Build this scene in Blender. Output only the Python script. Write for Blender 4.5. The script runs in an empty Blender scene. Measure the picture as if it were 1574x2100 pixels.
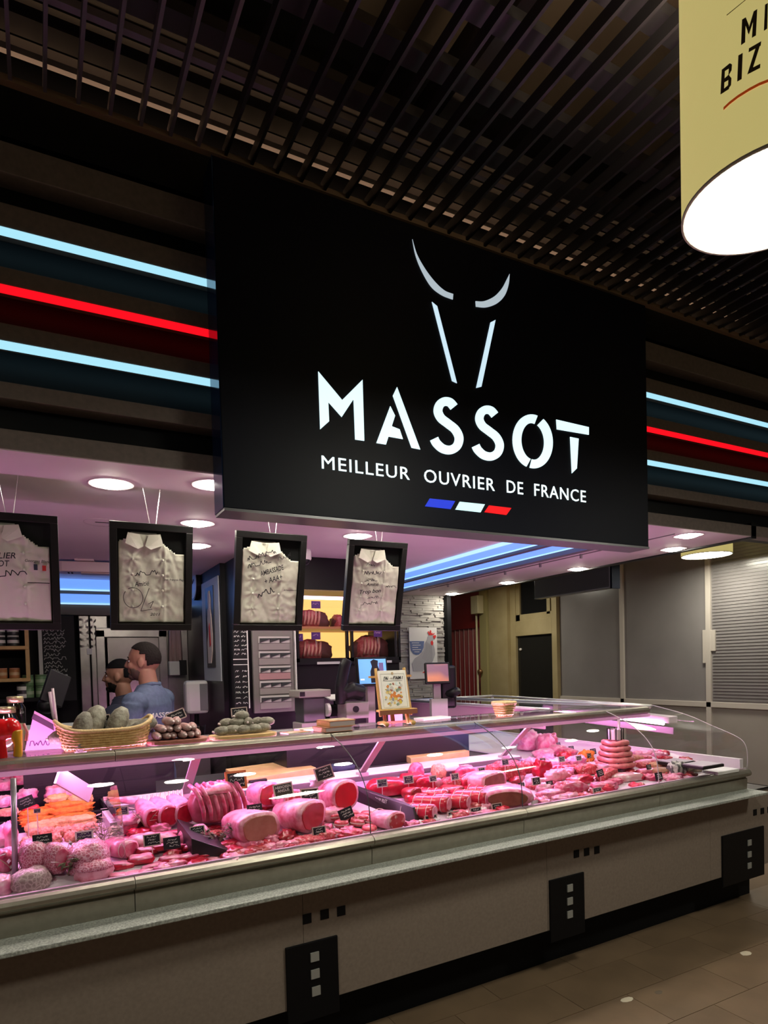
import bpy, bmesh, math, random
from mathutils import Vector, Matrix, noise

# ------------------------------------------------------------------ camera
FOC, CYP, CAMH = 1319.36, 1406.37, 1.6
YAW, PITCH, ROLL = 0.4906667, -0.0307636, -0.0265614
_f = Vector((math.sin(YAW)*math.cos(PITCH), math.cos(YAW)*math.cos(PITCH), math.sin(PITCH)))
_r0 = Vector((math.cos(YAW), -math.sin(YAW), 0)); _u0 = _r0.cross(_f)
_r = math.cos(ROLL)*_r0 + math.sin(ROLL)*_u0
_u = -math.sin(ROLL)*_r0 + math.cos(ROLL)*_u0
CAM = Vector((0, 0, CAMH))
scene = bpy.context.scene
COL = scene.collection
cd = bpy.data.cameras.new('camera'); co = bpy.data.objects.new('camera', cd); COL.objects.link(co)
cd.sensor_fit = 'HORIZONTAL'; cd.sensor_width = 36.0; cd.lens = 36.0*FOC/1574
cd.shift_y = (CYP-1050)/1574; cd.clip_start = 0.05; cd.clip_end = 200
R3 = Matrix((_r, _u, -_f)).transposed()
co.matrix_world = Matrix.Translation(CAM) @ R3.to_4x4()
scene.camera = co

# ------------------------------------------------------------------ world, exposure
w = bpy.data.worlds.new('hall'); scene.world = w; w.use_nodes = True
w.node_tree.nodes['Background'].inputs[0].default_value = (1.0, 0.86, 0.74, 1)
w.node_tree.nodes['Background'].inputs[1].default_value = 0.03
vs = scene.view_settings
vs.view_transform = 'Standard'; vs.look = 'None'; vs.gamma = 1.0; vs.exposure = 0.0; vs.use_curve_mapping = False
try: scene.cycles.max_bounces = 8; scene.cycles.transparent_max_bounces = 24; scene.cycles.sample_clamp_indirect = 4.0
except Exception: pass
# lamp strengths (the lamps themselves are built below with their bodies)
L_DOWN, L_CASE, L_FASCIA, L_LAMP, L_COFFER = 105.0, 96.0, 1.55, 52.0, .95

# ------------------------------------------------------------------ pixel rays -> points on real planes
def ray(u, v): return _r*((u-787)/FOC) + _u*(-(v-CYP)/FOC) + _f
def pY(u, v, Y): d = ray(u, v); return CAM + d*(Y/d.y)
def pX(u, v, X): d = ray(u, v); return CAM + d*(X/d.x)
def pZ(u, v, Z): d = ray(u, v); return CAM + d*((Z-CAMH)/d.z)
# the counter runs 1.78 degrees off the x axis: s along it, t into it
CR = math.radians(1.78); CO = Vector((0, 2.539, 0))
ES = Vector((math.cos(CR), math.sin(CR), 0)); ET = Vector((-math.sin(CR), math.cos(CR), 0))
def CP(s, t, z): return CO + ES*s + ET*t + Vector((0, 0, z))
def inv(p): q = Vector(p)-CO; return Vector((q.dot(ES), q.dot(ET), p[2]))
def pT(u, v, t): d = ray(u, v); k = (t-(CAM-CO).dot(ET))/d.dot(ET); return inv(CAM+d*k)
def pS(u, v, s): d = ray(u, v); k = (s-(CAM-CO).dot(ES))/d.dot(ES); return inv(CAM+d*k)
D0, DS = 0.772, 0.165                       # deck height at t=.14 and its slope
def deckz(t): return D0 + (t-.14)*DS
def pD(u, v, lift=0):                       # a point on the sloped deck, (s,t,z)
    a = inv(CAM); d = ray(u, v); dd = Vector((d.dot(ES), d.dot(ET), d.z))
    k = (D0+lift + (a.y-.14)*DS - a.z)/(dd.z - DS*dd.y)
    return a + dd*k
def pCz(u, v, z): return inv(pZ(u, v, z))

# ------------------------------------------------------------------ materials
MATS = {}
def M(name, col, rough=.5, metal=0., n=None, bump=None, emit=None, coat=0., sub=0., spec=.5, coord='Object', trans=0.):
    """n=(colour2, scale, detail, lo, hi[, 'voronoi'|'wave'])  bump=(scale, strength[, kind])  emit=(colour, strength)"""
    if name in MATS: return MATS[name]
    m = bpy.data.materials.new(name); m.use_nodes = True; nt = m.node_tree
    b = nt.nodes['Principled BSDF']; c = tuple(col)+(1,)
    b.inputs['Base Color'].default_value = c; b.inputs['Roughness'].default_value = rough
    b.inputs['Metallic'].default_value = metal; b.inputs['Specular IOR Level'].default_value = spec
    if coat: b.inputs['Coat Weight'].default_value = coat; b.inputs['Coat Roughness'].default_value = .12
    if sub:
        b.inputs['Subsurface Weight'].default_value = sub; b.inputs['Subsurface Scale'].default_value = .01
        b.inputs['Subsurface Radius'].default_value = (1, .35, .25)
    if trans: b.inputs['Transmission Weight'].default_value = trans
    tc = nt.nodes.new('ShaderNodeTexCoord')
    def tex(kind, scale, detail):
        if kind == 'voronoi':
            t = nt.nodes.new('ShaderNodeTexVoronoi'); t.feature = 'DISTANCE_TO_EDGE'; t.inputs['Scale'].default_value = scale; out = t.outputs['Distance']
        elif kind == 'wave':
            t = nt.nodes.new('ShaderNodeTexWave'); t.inputs['Scale'].default_value = scale; t.inputs['Distortion'].default_value = 6; t.inputs['Detail'].default_value = detail; out = t.outputs['Fac']
        else:
            t = nt.nodes.new('ShaderNodeTexNoise'); t.inputs['Scale'].default_value = scale; t.inputs['Detail'].default_value = detail; out = t.outputs['Fac']
        nt.links.new(tc.outputs[coord], t.inputs['Vector']); return out
    if n:
        o = tex(n[5] if len(n) > 5 else 'noise', n[1], n[2])
        r = nt.nodes.new('ShaderNodeValToRGB'); nt.links.new(o, r.inputs['Fac'])
        e = r.color_ramp.elements; e[0].position = n[3]; e[1].position = n[4]
        e[0].color = tuple(n[0])+(1,); e[1].color = c
        nt.links.new(r.outputs['Color'], b.inputs['Base Color'])
    if bump:
        o = tex(bump[2] if len(bump) > 2 else 'noise', bump[0], 4)
        bn = nt.nodes.new('ShaderNodeBump'); bn.inputs['Strength'].default_value = bump[1]; bn.inputs['Distance'].default_value = .01
        nt.links.new(o, bn.inputs['Height']); nt.links.new(bn.outputs['Normal'], b.inputs['Normal'])
    if emit:
        b.inputs['Emission Color'].default_value = tuple(emit[0])+(1,); b.inputs['Emission Strength'].default_value = emit[1]
    MATS[name] = m; return m
def glassmat(name, tint=(1, 1, 1), refl=1.0, rough=.02):
    if name in MATS: return MATS[name]
    m = bpy.data.materials.new(name); m.use_nodes = True; nt = m.node_tree; nt.nodes.clear()
    out = nt.nodes.new('ShaderNodeOutputMaterial'); mix = nt.nodes.new('ShaderNodeMixShader')
    tr = nt.nodes.new('ShaderNodeBsdfTransparent'); tr.inputs[0].default_value = tuple(tint)+(1,)
    gl = nt.nodes.new('ShaderNodeBsdfGlossy'); gl.inputs['Roughness'].default_value = rough; gl.inputs[0].default_value = (1, 1, 1, 1)
    fr = nt.nodes.new('ShaderNodeLayerWeight'); fr.inputs['Blend'].default_value = .5
    pw = nt.nodes.new('ShaderNodeMath'); pw.operation = 'POWER'; pw.inputs[1].default_value = 5.0
    mu = nt.nodes.new('ShaderNodeMath'); mu.operation = 'MULTIPLY_ADD'; mu.inputs[1].default_value = .55*refl; mu.inputs[2].default_value = .035*refl
    nt.links.new(fr.outputs['Facing'], pw.inputs[0]); nt.links.new(pw.outputs[0], mu.inputs[0]); nt.links.new(mu.outputs[0], mix.inputs[0])
    nt.links.new(tr.outputs[0], mix.inputs[1]); nt.links.new(gl.outputs[0], mix.inputs[2]); nt.links.new(mix.outputs[0], out.inputs[0])
    MATS[name] = m; return m
def emitmat(name, col, strength): return M(name, col, rough=.6, emit=(col, strength))

# ------------------------------------------------------------------ mesh building
class MB:
    def __init__(s): s.v = []; s.f = []
    def add(s, vs, fs): o = len(s.v); s.v += [tuple(p) for p in vs]; s.f += [tuple(i+o for i in f) for f in fs]; return s
    def box(s, x0, x1, y0, y1, z0, z1):
        return s.add([(x, y, z) for x in (x0, x1) for y in (y0, y1) for z in (z0, z1)],
                     [(0, 1, 3, 2), (4, 6, 7, 5), (0, 4, 5, 1), (2, 3, 7, 6), (0, 2, 6, 4), (1, 5, 7, 3)])
    def bar(s, p, q, w, h, up=(0, 0, 1)):
        p = Vector(p); q = Vector(q); d = (q-p).normalized(); u = Vector(up)
        sd = d.cross(u)
        if sd.length < 1e-5: sd = d.cross(Vector((1, 0, 0)))
        sd.normalize(); u = sd.cross(d)
        vs = [c+sd*a*w/2+u*b*h/2 for c in (p, q) for a, b in ((-1, -1), (1, -1), (1, 1), (-1, 1))]
        return s.add(vs, [(0, 1, 2, 3), (7, 6, 5, 4), (0, 4, 5, 1), (1, 5, 6, 2), (2, 6, 7, 3), (3, 7, 4, 0)])
    def quad(s, a, b, c, d): return s.add([a, b, c, d], [(0, 1, 2, 3)])
    def tube(s, pts, rad, n=10, cap=True, flat=1.0):
        pts = [Vector(p) for p in pts]; k = len(pts)
        if not hasattr(rad, '__len__'): rad = [rad]*k
        o = len(s.v); prev = None
        for i, p in enumerate(pts):
            d = (pts[min(i+1, k-1)]-pts[max(i-1, 0)]).normalized()
            if prev is None:
                a = d.cross(Vector((0, 0, 1)))
                if a.length < 1e-4: a = d.cross(Vector((1, 0, 0)))
            else: a = prev - d*prev.dot(d)
            a.normalize(); prev = a; b = a.cross(d)
            for j in range(n):
                t = 2*math.pi*j/n; s.v.append(tuple(p+(a*math.cos(t)+b*math.sin(t)*flat)*rad[i]))
        for i in range(k-1):
            for j in range(n):
                j2 = (j+1) % n; s.f.append((o+i*n+j, o+i*n+j2, o+(i+1)*n+j2, o+(i+1)*n+j))
        if cap: s.f.append(tuple(o+j for j in range(n))[::-1]); s.f.append(tuple(o+(k-1)*n+j for j in range(n)))
        return s
    def lathe(s, prof, n=24, c=(0, 0, 0), cap0=True, cap1=True, sx=1, sy=1, jit=None):
        o = len(s.v); k = len(prof)
        for i, (r, z) in enumerate(prof):
            for j in range(n):
                t = 2*math.pi*j/n; rr = r*(jit(i, t) if jit else 1)
                s.v.append((c[0]+rr*math.cos(t)*sx, c[1]+rr*math.sin(t)*sy, c[2]+z))
        for i in range(k-1):
            for j in range(n):
                j2 = (j+1) % n; s.f.append((o+i*n+j, o+i*n+j2, o+(i+1)*n+j2, o+(i+1)*n+j))
        if cap0: s.f.append(tuple(o+j for j in range(n))[::-1])
        if cap1: s.f.append(tuple(o+(k-1)*n+j for j in range(n)))
        return s
    def ell(s, c, r, nu=16, nv=10, fn=None):
        o = len(s.v)
        for i in range(nv+1):
            ph = math.pi*i/nv - math.pi/2
            for j in range(nu):
                th = 2*math.pi*j/nu
                d = Vector((math.cos(ph)*math.cos(th), math.cos(ph)*math.sin(th), math.sin(ph)))
                k = fn(d) if fn else 1.0
                s.v.append((c[0]+d.x*r[0]*k, c[1]+d.y*r[1]*k, c[2]+d.z*r[2]*k))
        for i in range(nv):
            for j in range(nu):
                j2 = (j+1) % nu; s.f.append((o+i*nu+j, o+i*nu+j2, o+(i+1)*nu+j2, o+(i+1)*nu+j))
        return s
    def prism(s, poly, a, b):            # poly mapped by two functions: face a and face b
        n = len(poly); o = len(s.v)
        s.v += [tuple(a(*p)) for p in poly]+[tuple(b(*p)) for p in poly]
        s.f.append(tuple(o+i for i in range(n))); s.f.append(tuple(o+n+i for i in range(n))[::-1])
        for i in range(n): j = (i+1) % n; s.f.append((o+i, o+n+i, o+n+j, o+j))
        return s
    def extr(s, prof, x0, x1, closed=True):   # (t,z) profile swept along x
        n = len(prof); o = len(s.v)
        s.v += [(x0, t, z) for t, z in prof]+[(x1, t, z) for t, z in prof]
        for i in range(n if closed else n-1): j = (i+1) % n; s.f.append((o+i, o+j, o+n+j, o+n+i))
        if closed: s.f.append(tuple(o+i for i in range(n))[::-1]); s.f.append(tuple(o+n+i for i in range(n)))
        return s
    def data(s, name, mat, smooth=False, fix=True):
        me = bpy.data.meshes.new(name); me.from_pydata(s.v, [], s.f)
        if fix:
            bm = bmesh.new(); bm.from_mesh(me); bmesh.ops.remove_doubles(bm, verts=bm.verts, dist=1e-6)
            bmesh.ops.recalc_face_normals(bm, faces=bm.faces); bm.to_mesh(me); bm.free()
        if mat: me.materials.append(mat)
        if smooth:
            for p in me.polygons: p.use_smooth = True
        me.update(); return me
    def build(s, name, mat, parent=None, smooth=False, bev=0, loc=None, rot=None, fix=True, thick=0):
        o = link(name, s.data(name, mat, smooth, fix), parent, loc, rot)
        if thick:
            so = o.modifiers.new('thickness', 'SOLIDIFY'); so.thickness = thick; so.offset = 0
        if bev:
            bv = o.modifiers.new('bevel', 'BEVEL'); bv.width = bev; bv.segments = 2; bv.limit_method = 'ANGLE'
        return o
def link(name, data, parent=None, loc=None, rot=None):
    o = bpy.data.objects.new(name, data); COL.objects.link(o)
    if parent: o.parent = parent
    if loc is not None: o.location = loc
    if rot is not None: o.rotation_euler = rot
    return o
def tag(o, label=None, cat=None, group=None, kind=None):
    if label: o['label'] = label
    if cat: o['category'] = cat
    if group: o['group'] = group
    if kind: o['kind'] = kind
    return o
def thing(name, label, cat, loc=(0, 0, 0), rz=0, group=None):
    o = link(name, None); o.empty_display_size = .05; o.location = loc; o.rotation_euler = (0, 0, rz)
    return tag(o, label, cat, group)
def cthing(name, label, cat, s, t, z, rz=0, group=None): return thing(name, label, cat, CP(s, t, z), CR+rz, group)
def struct(name, parent=None, loc=(0, 0, 0), label=None):
    o = link(name, None, parent); o.location = loc; tag(o, label, None, None, 'structure'); return o
def sobj(name, mb, mat, parent=None, label=None, **k):
    o = mb.build(name, mat, parent, **k)
    if parent is None: o['kind'] = 'structure'
    if label: o['label'] = label
    return o
def dup(root, loc=None, rz=None, label=None, group=None):
    r = root.copy(); COL.objects.link(r)
    if loc is not None: r.location = loc
    if rz is not None: r.rotation_euler = (r.rotation_euler[0], r.rotation_euler[1], rz)
    if label: r['label'] = label
    if group: r['group'] = group
    for ch in list(root.children):
        c = ch.copy(); COL.objects.link(c); c.parent = r
        for g in list(ch.children): d = g.copy(); COL.objects.link(d); d.parent = c
    return r
_txt = {}
def textdata(s, mat, size=1.0, ext=.002, shear=0., width=None, align='CENTER', space=1.0, bold=0.):
    """text as a mesh in the local xz plane (facing -y)"""
    key = (s, mat.name, size, ext, shear, width, align, space, bold)
    if key in _txt: return _txt[key]
    cu = bpy.data.curves.new('lettering', 'FONT'); cu.body = s; cu.size = size; cu.extrude = ext; cu.shear = shear
    cu.align_x = align; cu.space_character = space; cu.resolution_u = 3; cu.offset = bold
    ob = bpy.data.objects.new('tmp', cu); COL.objects.link(ob)
    dg = bpy.context.evaluated_depsgraph_get(); me = bpy.data.meshes.new_from_object(ob.evaluated_get(dg))
    bpy.data.objects.remove(ob); bpy.data.curves.remove(cu)
    if width and me.vertices:
        xs = [v.co.x for v in me.vertices]; k = width/(max(xs)-min(xs)); me.transform(Matrix.Diagonal((k, 1, 1, 1)))
    me.transform(Matrix.Rotation(math.pi/2, 4, 'X'))
    me.materials.clear(); me.materials.append(mat); me.name = 'lettering'
    _txt[key] = me; return me
def text(s, mat, parent, loc, size=.1, rot=None, **k): return link('lettering', textdata(s, mat, size, **k), parent, loc, rot)
def strokes(paths, w, y0, y1):             # thick polylines in the xz plane
    mb = MB()
    for p in paths:
        for a, b in zip(p[:-1], p[1:]): mb.bar((a[0], (y0+y1)/2, a[1]), (b[0], (y0+y1)/2, b[1]), w, abs(y1-y0), up=(0, 1, 0))
    return mb
rnd = random.Random(7)
FLZ = -.19                                  # floor level
def scrib(rng, x, z, w, h, y0=-.002, y1=0.):     # illegible handwriting: one joined-up zigzag
    P = [(x, z)]; xx = x
    while xx < x+w:
        xx += h*rng.uniform(.18, .4); P.append((xx, z+h*rng.choice((.0, .05, .6, .65, 1.0))))
    return strokes([P], h*.16, y0, y1)
# ================================================================== MATERIALS
black = M('black_paint', (.005, .005, .006), .5, spec=.3)
mblack = M('matt_black', (.005, .005, .006), .7, spec=.2)
sat = M('satin_black', (.006, .006, .007), .38, spec=.25)
alu = M('brushed_aluminium', (.37, .34, .28), .36, .75, n=((.325, .30, .245), 30, 2, .3, .7))
steel = M('stainless_steel', (.45, .43, .40), .28, .9, n=((.33, .31, .29), 6, 3, .35, .7), bump=(3, .25))
chrome = M('chrome', (.7, .7, .7), .12, 1.0)
white = M('white_paint', (.75, .74, .72), .5)
wplastic = M('white_plastic', (.7, .7, .68), .35)
wood = M('pale_wood', (.62, .40, .17), .55, n=((.48, .28, .10), 8, 4, .35, .7), bump=(20, .1))
boardwood = M('chopping_board_wood', (.70, .48, .22), .6, n=((.58, .36, .15), 14, 4, .35, .7))
ceilm = M('ceiling_paint', (.80, .72, .74), .65, n=((.74, .66, .68), 2, 3, .3, .7))
chalk = M('chalk_white', (.75, .75, .72), .8)
ink = M('black_ink', (.01, .01, .012), .7)
cream = M('cream_paint', (.40, .32, .17), .6, n=((.32, .25, .12), 3, 4, .3, .7), bump=(30, .1))
glow_down = emitmat('downlight_glow', (1.0, .92, .78), L_DOWN)
glow_pink = emitmat('pink_tube_glow', (1.0, .36, .82), L_CASE)
glow_blue = emitmat('blue_led_glow', (.16, .36, 1.0), L_COFFER)
glow_blue2 = emitmat('bright_blue_led_glow', (.36, .64, 1.0), L_COFFER*1.25)
clear = glassmat('clear_glass', (.97, .985, .98), 1.0)
shelfglass = glassmat('shelf_glass', (.86, .90, .89), 1.6)

# ================================================================== STRUCTURE: floor
floor_m = M('brown_stone_tile', (.34, .25, .17), .42, n=((.25, .18, .12), 5, 6, .3, .7), bump=(14, .08), coord='Generated')
joint_m = M('tile_joint', (.172, .117, .071), .8)
fl = sobj('floor', MB().box(-3, 11, -3, 13, -.08, -.003), joint_m, label='brown stone market floor'); fl.location = (0, 0, FLZ)
TM = [MB().box(-.298, .298, -.148, .148, -.006, 0).data('floor_tile', M('brown_stone_tile_%d' % k, c, .4, n=(tuple(x*.72 for x in c), 3.5, 6, .3, .7), bump=(16, .06))) for k, c in
      enumerate(((.205, .138, .083), (.199, .134, .080), (.211, .142, .086)))]
for iy in range(-2, 9):
    for ix in range(-2, 13):
        x = ix*.6+(.3 if iy % 2 else 0); y = .45+iy*.3
        link('floor_tile', TM[rnd.randrange(3)], fl, (x, y, 0))
scuff = M('pale_worn_stone', (.62, .55, .42), .5)
for u, v, sx, sy in ((1528, 1955, .045, .03), (1285, 2050, .045, .025), (1350, 2035, .03, .018)):
    p = pZ(u, v, FLZ); mb = MB(); n = 9
    mb.add([(p.x+sx*(.7+.3*rnd.random())*math.cos(k*6.283/n), p.y+sy*(.7+.3*rnd.random())*math.sin(k*6.283/n), z) for z in (.0005, .0015) for k in range(n)],
           [tuple(range(n, 2*n))]+[(k, (k+1) % n, n+(k+1) % n, n+k) for k in range(n)])
    mb.build('worn_patch', scuff if sx > .04 else M('dark_scuff', (.12, .09, .06), .6), fl)

# ================================================================== hall ceiling: open grid of black slats under a dark slab
slat_lit_m = M('lit_slat_paint', (.10, .085, .105), .5)  # left slats: the light on them is put into this paler colour
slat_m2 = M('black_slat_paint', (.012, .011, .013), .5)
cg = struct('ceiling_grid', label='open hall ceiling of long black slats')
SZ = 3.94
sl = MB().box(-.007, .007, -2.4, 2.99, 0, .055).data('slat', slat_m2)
sl2 = MB().box(-.007, .007, -2.4, 2.99, 0, .055).data('slat', slat_lit_m)
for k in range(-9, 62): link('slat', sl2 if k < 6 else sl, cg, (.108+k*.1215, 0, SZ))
rail_d = M('dark_rail_paint', (.03, .026, .03), .5); rail_g = M('grey_conduit', (.22, .20, .23), .45); pipe_w = M('pale_pipe', (.62, .50, .50), .5)
for u, v, z, h, wd, m, nm in ((250, 63, 4.07, .03, .03, rail_g, 'conduit'), (250, 116, 4.06, .025, .03, rail_g, 'conduit'), (250, 193, 4.05, .025, .025, rail_g, 'conduit'),
                              (250, 40, 4.2, .10, .08, rail_d, 'cross_rail'), (250, 96, 4.16, .06, .09, rail_d, 'cross_rail'), (250, 176, 4.12, .05, .09, rail_d, 'cross_rail')):
    p = pZ(u, v, z); MB().box(-2, 9, p.y-wd/2, p.y+wd/2, z, z+h).build(nm, m, cg)
for k in range(13):
    y = 2.80-.27*k; MB().box(-2, 9, y-.045, y+.045, 4.03, 4.075).build('cross_rail', slat_m2, cg)
p = pZ(711, 44, 4.42); MB().tube([(-2, p.y, 4.42), (9, p.y, 4.42)], .045, 10).build('pipe', pipe_w, cg, smooth=True)
p = pZ(1180, 560, 4.3); MB().tube([(-2, p.y, 4.3), (9, p.y, 4.3)], .02, 8).build('pipe', pipe_w, cg, smooth=True)
for x in (-1, .4, 1.9, 3.4, 4.9, 6.4, 7.9): MB().box(x-.05, x+.05, -2.4, 3.0, 4.32, 4.55).build('slab_beam', rail_d, cg)
slab_m = M('brown_slab', (.30, .22, .15), .8, n=((.20, .145, .10), 2.2, 4, .3, .7))
sobj('ceiling', MB().box(-3, 11, -3, 13, 4.9, 5.0), slab_m, label='dark brown concrete slab above the slats')

# ================================================================== fascia of stacked boards with three light strips
board_m = M('fascia_board', (.24, .195, .18), .55, n=((.19, .155, .145), 40, 3, .3, .7))
navy = M('fascia_recess', (.0045, .0055, .008), .5, spec=.3)
fa = struct('wall_fascia', label='dark stepped fascia above the butcher counter')
FX0, FX1, FY = -1.6, 5.6, 2.97
MB().box(FX0, FX1, FY+.10, FY+.16, 2.5, 4.9).build('backing', navy, fa)
MB().box(FX0, FX1, FY+.02, FY+.10, 3.74, 3.94).build('top_band', black, fa)
MB().box(FX0, FX1, FY-.012, FY+.10, 3.935, 3.96).build('cap_rail', M('cap_rail_paint', (.20, .13, .08), .5), fa)
for z0, z1 in ((3.585, 3.705), (3.37, 3.465), (3.145, 3.215), (2.925, 2.995), (2.70, 2.765), (2.5, 2.58)):
    MB().box(FX0, FX1, FY, FY+.10, z0, z1).build('fascia_board', board_m, fa, bev=.003)
led_w = emitmat('ice_white_strip_glow', (.42, .83, 1.0), L_FASCIA*.62); led_r = emitmat('red_strip_glow', (1.0, .004, .012), L_FASCIA*.8)
o = MB().box(FX0, FX1, FY+.045, FY+.075, 3.962, 3.972).build('uplight_strip', emitmat('warm_uplight_glow', (1.0, .62, .34), 5.0), fa); o['label'] = 'warm uplight on top of the fascia'
for z0, m, lb in ((3.335, led_w, 'upper ice white light strip'), (3.110, led_r, 'red light strip'), (2.890, led_w, 'lower ice white light strip')):
    o = MB().box(FX0, FX1, FY-.002, FY+.003, z0+.001, z0+.034).build('light_strip', m, fa); o['label'] = lb

# ================================================================== shop ceiling, cornice, side fascia
ce = sobj('ceiling_shop', MB().box(-1.6, 4.74, FY+.003, 7.25, 2.496, 2.58), ceilm, label='pinkish white lowered shop ceiling')
MB().box(4.74, 4.80, FY, 7.25, 2.485, 2.60).build('edge_trim', black, ce)
MB().box(4.74, 4.95, FY+.2, 7.25, 2.60, 4.9).build('side_fascia', black, ce)
for x0, x1 in ((3.42, 3.66), (3.08, 3.30)):
    MB().box(x0, x1, 3.15, 6.6, 2.478, 2.5).build('coffer_light', glow_blue, ce)
    for xx in (x0-.012, x1): MB().box(xx, xx+.012, 3.15, 6.6, 2.47, 2.5).build('coffer_edge', glow_blue2, ce)
MB().box(3.30+.03, 3.42-.03, 3.15, 6.6, 2.455, 2.5).build('coffer_rib', M('coffer_rib_paint', (.10, .11, .16), .5), ce)
MB().box(3.69, 3.76, 3.15, 6.6, 2.44, 2.5).build('coffer_rib', M('coffer_rib_paint2', (.16, .15, .18), .5), ce)
MB().tube([(4.05, 3.1, 2.49), (4.05, 6.6, 2.49)], .004, 6).build('cable', M('grey_cable', (.22, .2, .22), .5), ce)
for k in range(6): MB().box(4.04, 4.06, 3.5+.5*k, 3.512+.5*k, 2.46, 2.5).build('cable_clip', M('grey_cable', (.22, .2, .22), .5), ce)
# recessed downlights (each a thing of its own)
def downlight(u, v, label, lit=True, r=.078):
    p = pZ(u, v, 2.5); t = thing('downlight', label, 'downlight', (p.x, p.y, 2.5), 0, 'recessed ceiling downlights')
    MB().lathe([(r, -.0005), (r+.018, -.004), (r+.026, -.008), (r+.03, -.001)], 28, cap0=False, cap1=False).build('bezel', M('pink_white_bezel', (.66, .58, .6), .4), t, smooth=True)
    if lit: MB().lathe([(0.001, -.022), (r*.5, -.020), (r*.85, -.012), (r, -.001)], 28, cap1=False).build('lens', glow_down, t)
    else:
        MB().lathe([(.001, -.002), (r, -.002)], 28, cap0=False, cap1=False).build('lens', M('unlit_lens', (.42, .37, .38), .4), t)
        MB().box(-.04, .05, -.006, .006, -.006, -.002).build('slot', black, t)
for u, v, lb in ((228, 991, 'round ceiling light above the left framed jackets, left of the sign'), (437, 993, 'bright round ceiling light half behind the sign left edge'),
                 (405, 1072, 'bright round ceiling light above the second framed jacket'), (403, 1118, 'small ceiling light just right of the second framed jacket'),
                 (733, 1098, 'bright round ceiling light above the fourth framed jacket'), (1411, 1097, 'round ceiling light at the outer right corner of the shop ceiling'),
                 (1380, 1125, 'ceiling light of the right edge row, next to the yellow shade'), (1184, 1166, 'ceiling light above the dark hanging panel at the right'),
                 (1040, 1194, 'ceiling light of the right edge row, left of the dark hanging panel'), (927, 1217, 'farthest ceiling light of the right edge row by the brick wall')):
    downlight(u, v, lb)
downlight(210, 1070, 'unlit round ceiling fitting between the two left framed jackets', lit=False)
for x, y in ((1.22, 3.14), (1.95, 3.14), (2.75, 3.12), (3.5, 3.11), (-.5, 3.6)):
    t = thing('downlight', 'recessed ceiling downlight hidden behind the black sign or out of view', 'downlight', (x, y, 2.5), 0, 'recessed ceiling downlights')
    MB().lathe([(.078, -.0005), (.1, -.006), (.108, -.001)], 24, cap0=False, cap1=False).build('bezel', M('pink_white_bezel', (.66, .58, .6), .4), t, smooth=True)
    MB().lathe([(0.001, -.006), (.075, -.006), (.078, -.001)], 24, cap1=False).build('lens', glow_down, t)
# ceiling heater / emergency light and dome camera
p = pZ(188, 1150, 2.5); t = thing('ceiling_light_box', 'long pale emergency light box on the ceiling behind the left jackets', 'light fitting', (p.x, p.y, 2.5), math.radians(-6))
mb = MB(); mb.prism([(-.21+.05*math.cos(a), .05*math.sin(a)) for a in [math.pi/2+math.pi*k/8 for k in range(9)]]+[(.26+.05*math.cos(a), .05*math.sin(a)) for a in [-math.pi/2+math.pi*k/8 for k in range(9)]],
         lambda x, y: (x, y*1.6, -.02), lambda x, y: (x, y*1.6, -.10)); mb.build('housing', M('pale_pink_plastic', (.62, .5, .5), .4), t, bev=.006)
MB().box(-.08, .24, -.055, .055, -.108, -.098).build('lens', M('amber_lens', (.50, .36, .30), .4), t)
for x in (-.175, -.15): MB().box(x, x+.012, -.03, .03, -.104, -.099).build('mark', ink, t)
MB().box(-.12, .02, -.11, .11, -.018, 0).build('bracket', M('pale_pink_plastic', (.62, .5, .5), .4), t, bev=.004)
MB().box(-.10, .0, .07, .13, -.05, 0).build('bracket', M('pale_pink_plastic', (.62, .5, .5), .4), t, bev=.004)
p = pZ(623, 1127, 2.5); t = thing('security_camera', 'small white dome camera on the ceiling above the lit meat cabinet', 'camera', (p.x, p.y, 2.5))
MB().lathe([(.05, 0), (.055, -.02), (.055, -.07), (.05, -.08)], 16).build('housing', wplastic, t, smooth=True)
MB().ell((0, 0, -.08), (.045, .045, .04), 14, 8).build('dome', sat, t, smooth=True)

# ================================================================== SIGN
SY = 2.80
sign_m = M('navy_black_panel', (.0020, .0032, .012), .5, spec=.22)
t = thing('shop_sign', 'huge black illuminated sign with bull head outline and white lettering', 'sign', (2.07, SY, 2.305))
ox, oz = 2.07, 2.305
MB().box(.733-ox, 3.412-ox, 0, .15, 0, 1.495).build('panel', sign_m, t, bev=.004)
MB().box(.729-ox, .733-ox, .0, .15, 0, 1.495).build('side_panel', M('glossy_navy_side', (.02, .05, .14), .12, .7), t)
MB().box(.733-ox, 3.412-ox, -.004, .15, -.012, .0).build('bottom_trim', M('grey_trim', (.20, .20, .21), .35, .6), t)
logo_m = emitmat('letter_glow', (.74, .97, 1.0), 1.08); logo_d = emitmat('letter_glow_soft', (.55, .66, .74), .72)
def S7(x, y): return pY(600+x*.44474, 460+y*.44474, SY-.004)
def sgn(polys, name, mat, label=None, dep=.004):
    mb = MB()
    for poly in polys:
        L = [S7(*q) for q in poly]
        mb.prism(L and [(q.x-ox, q.z-oz) for q in L], lambda x, z: (x, -dep, z), lambda x, z: (x, -.0005, z))
    o = mb.build(name, mat, t)
    if label: o['label'] = label
    return o
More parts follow.
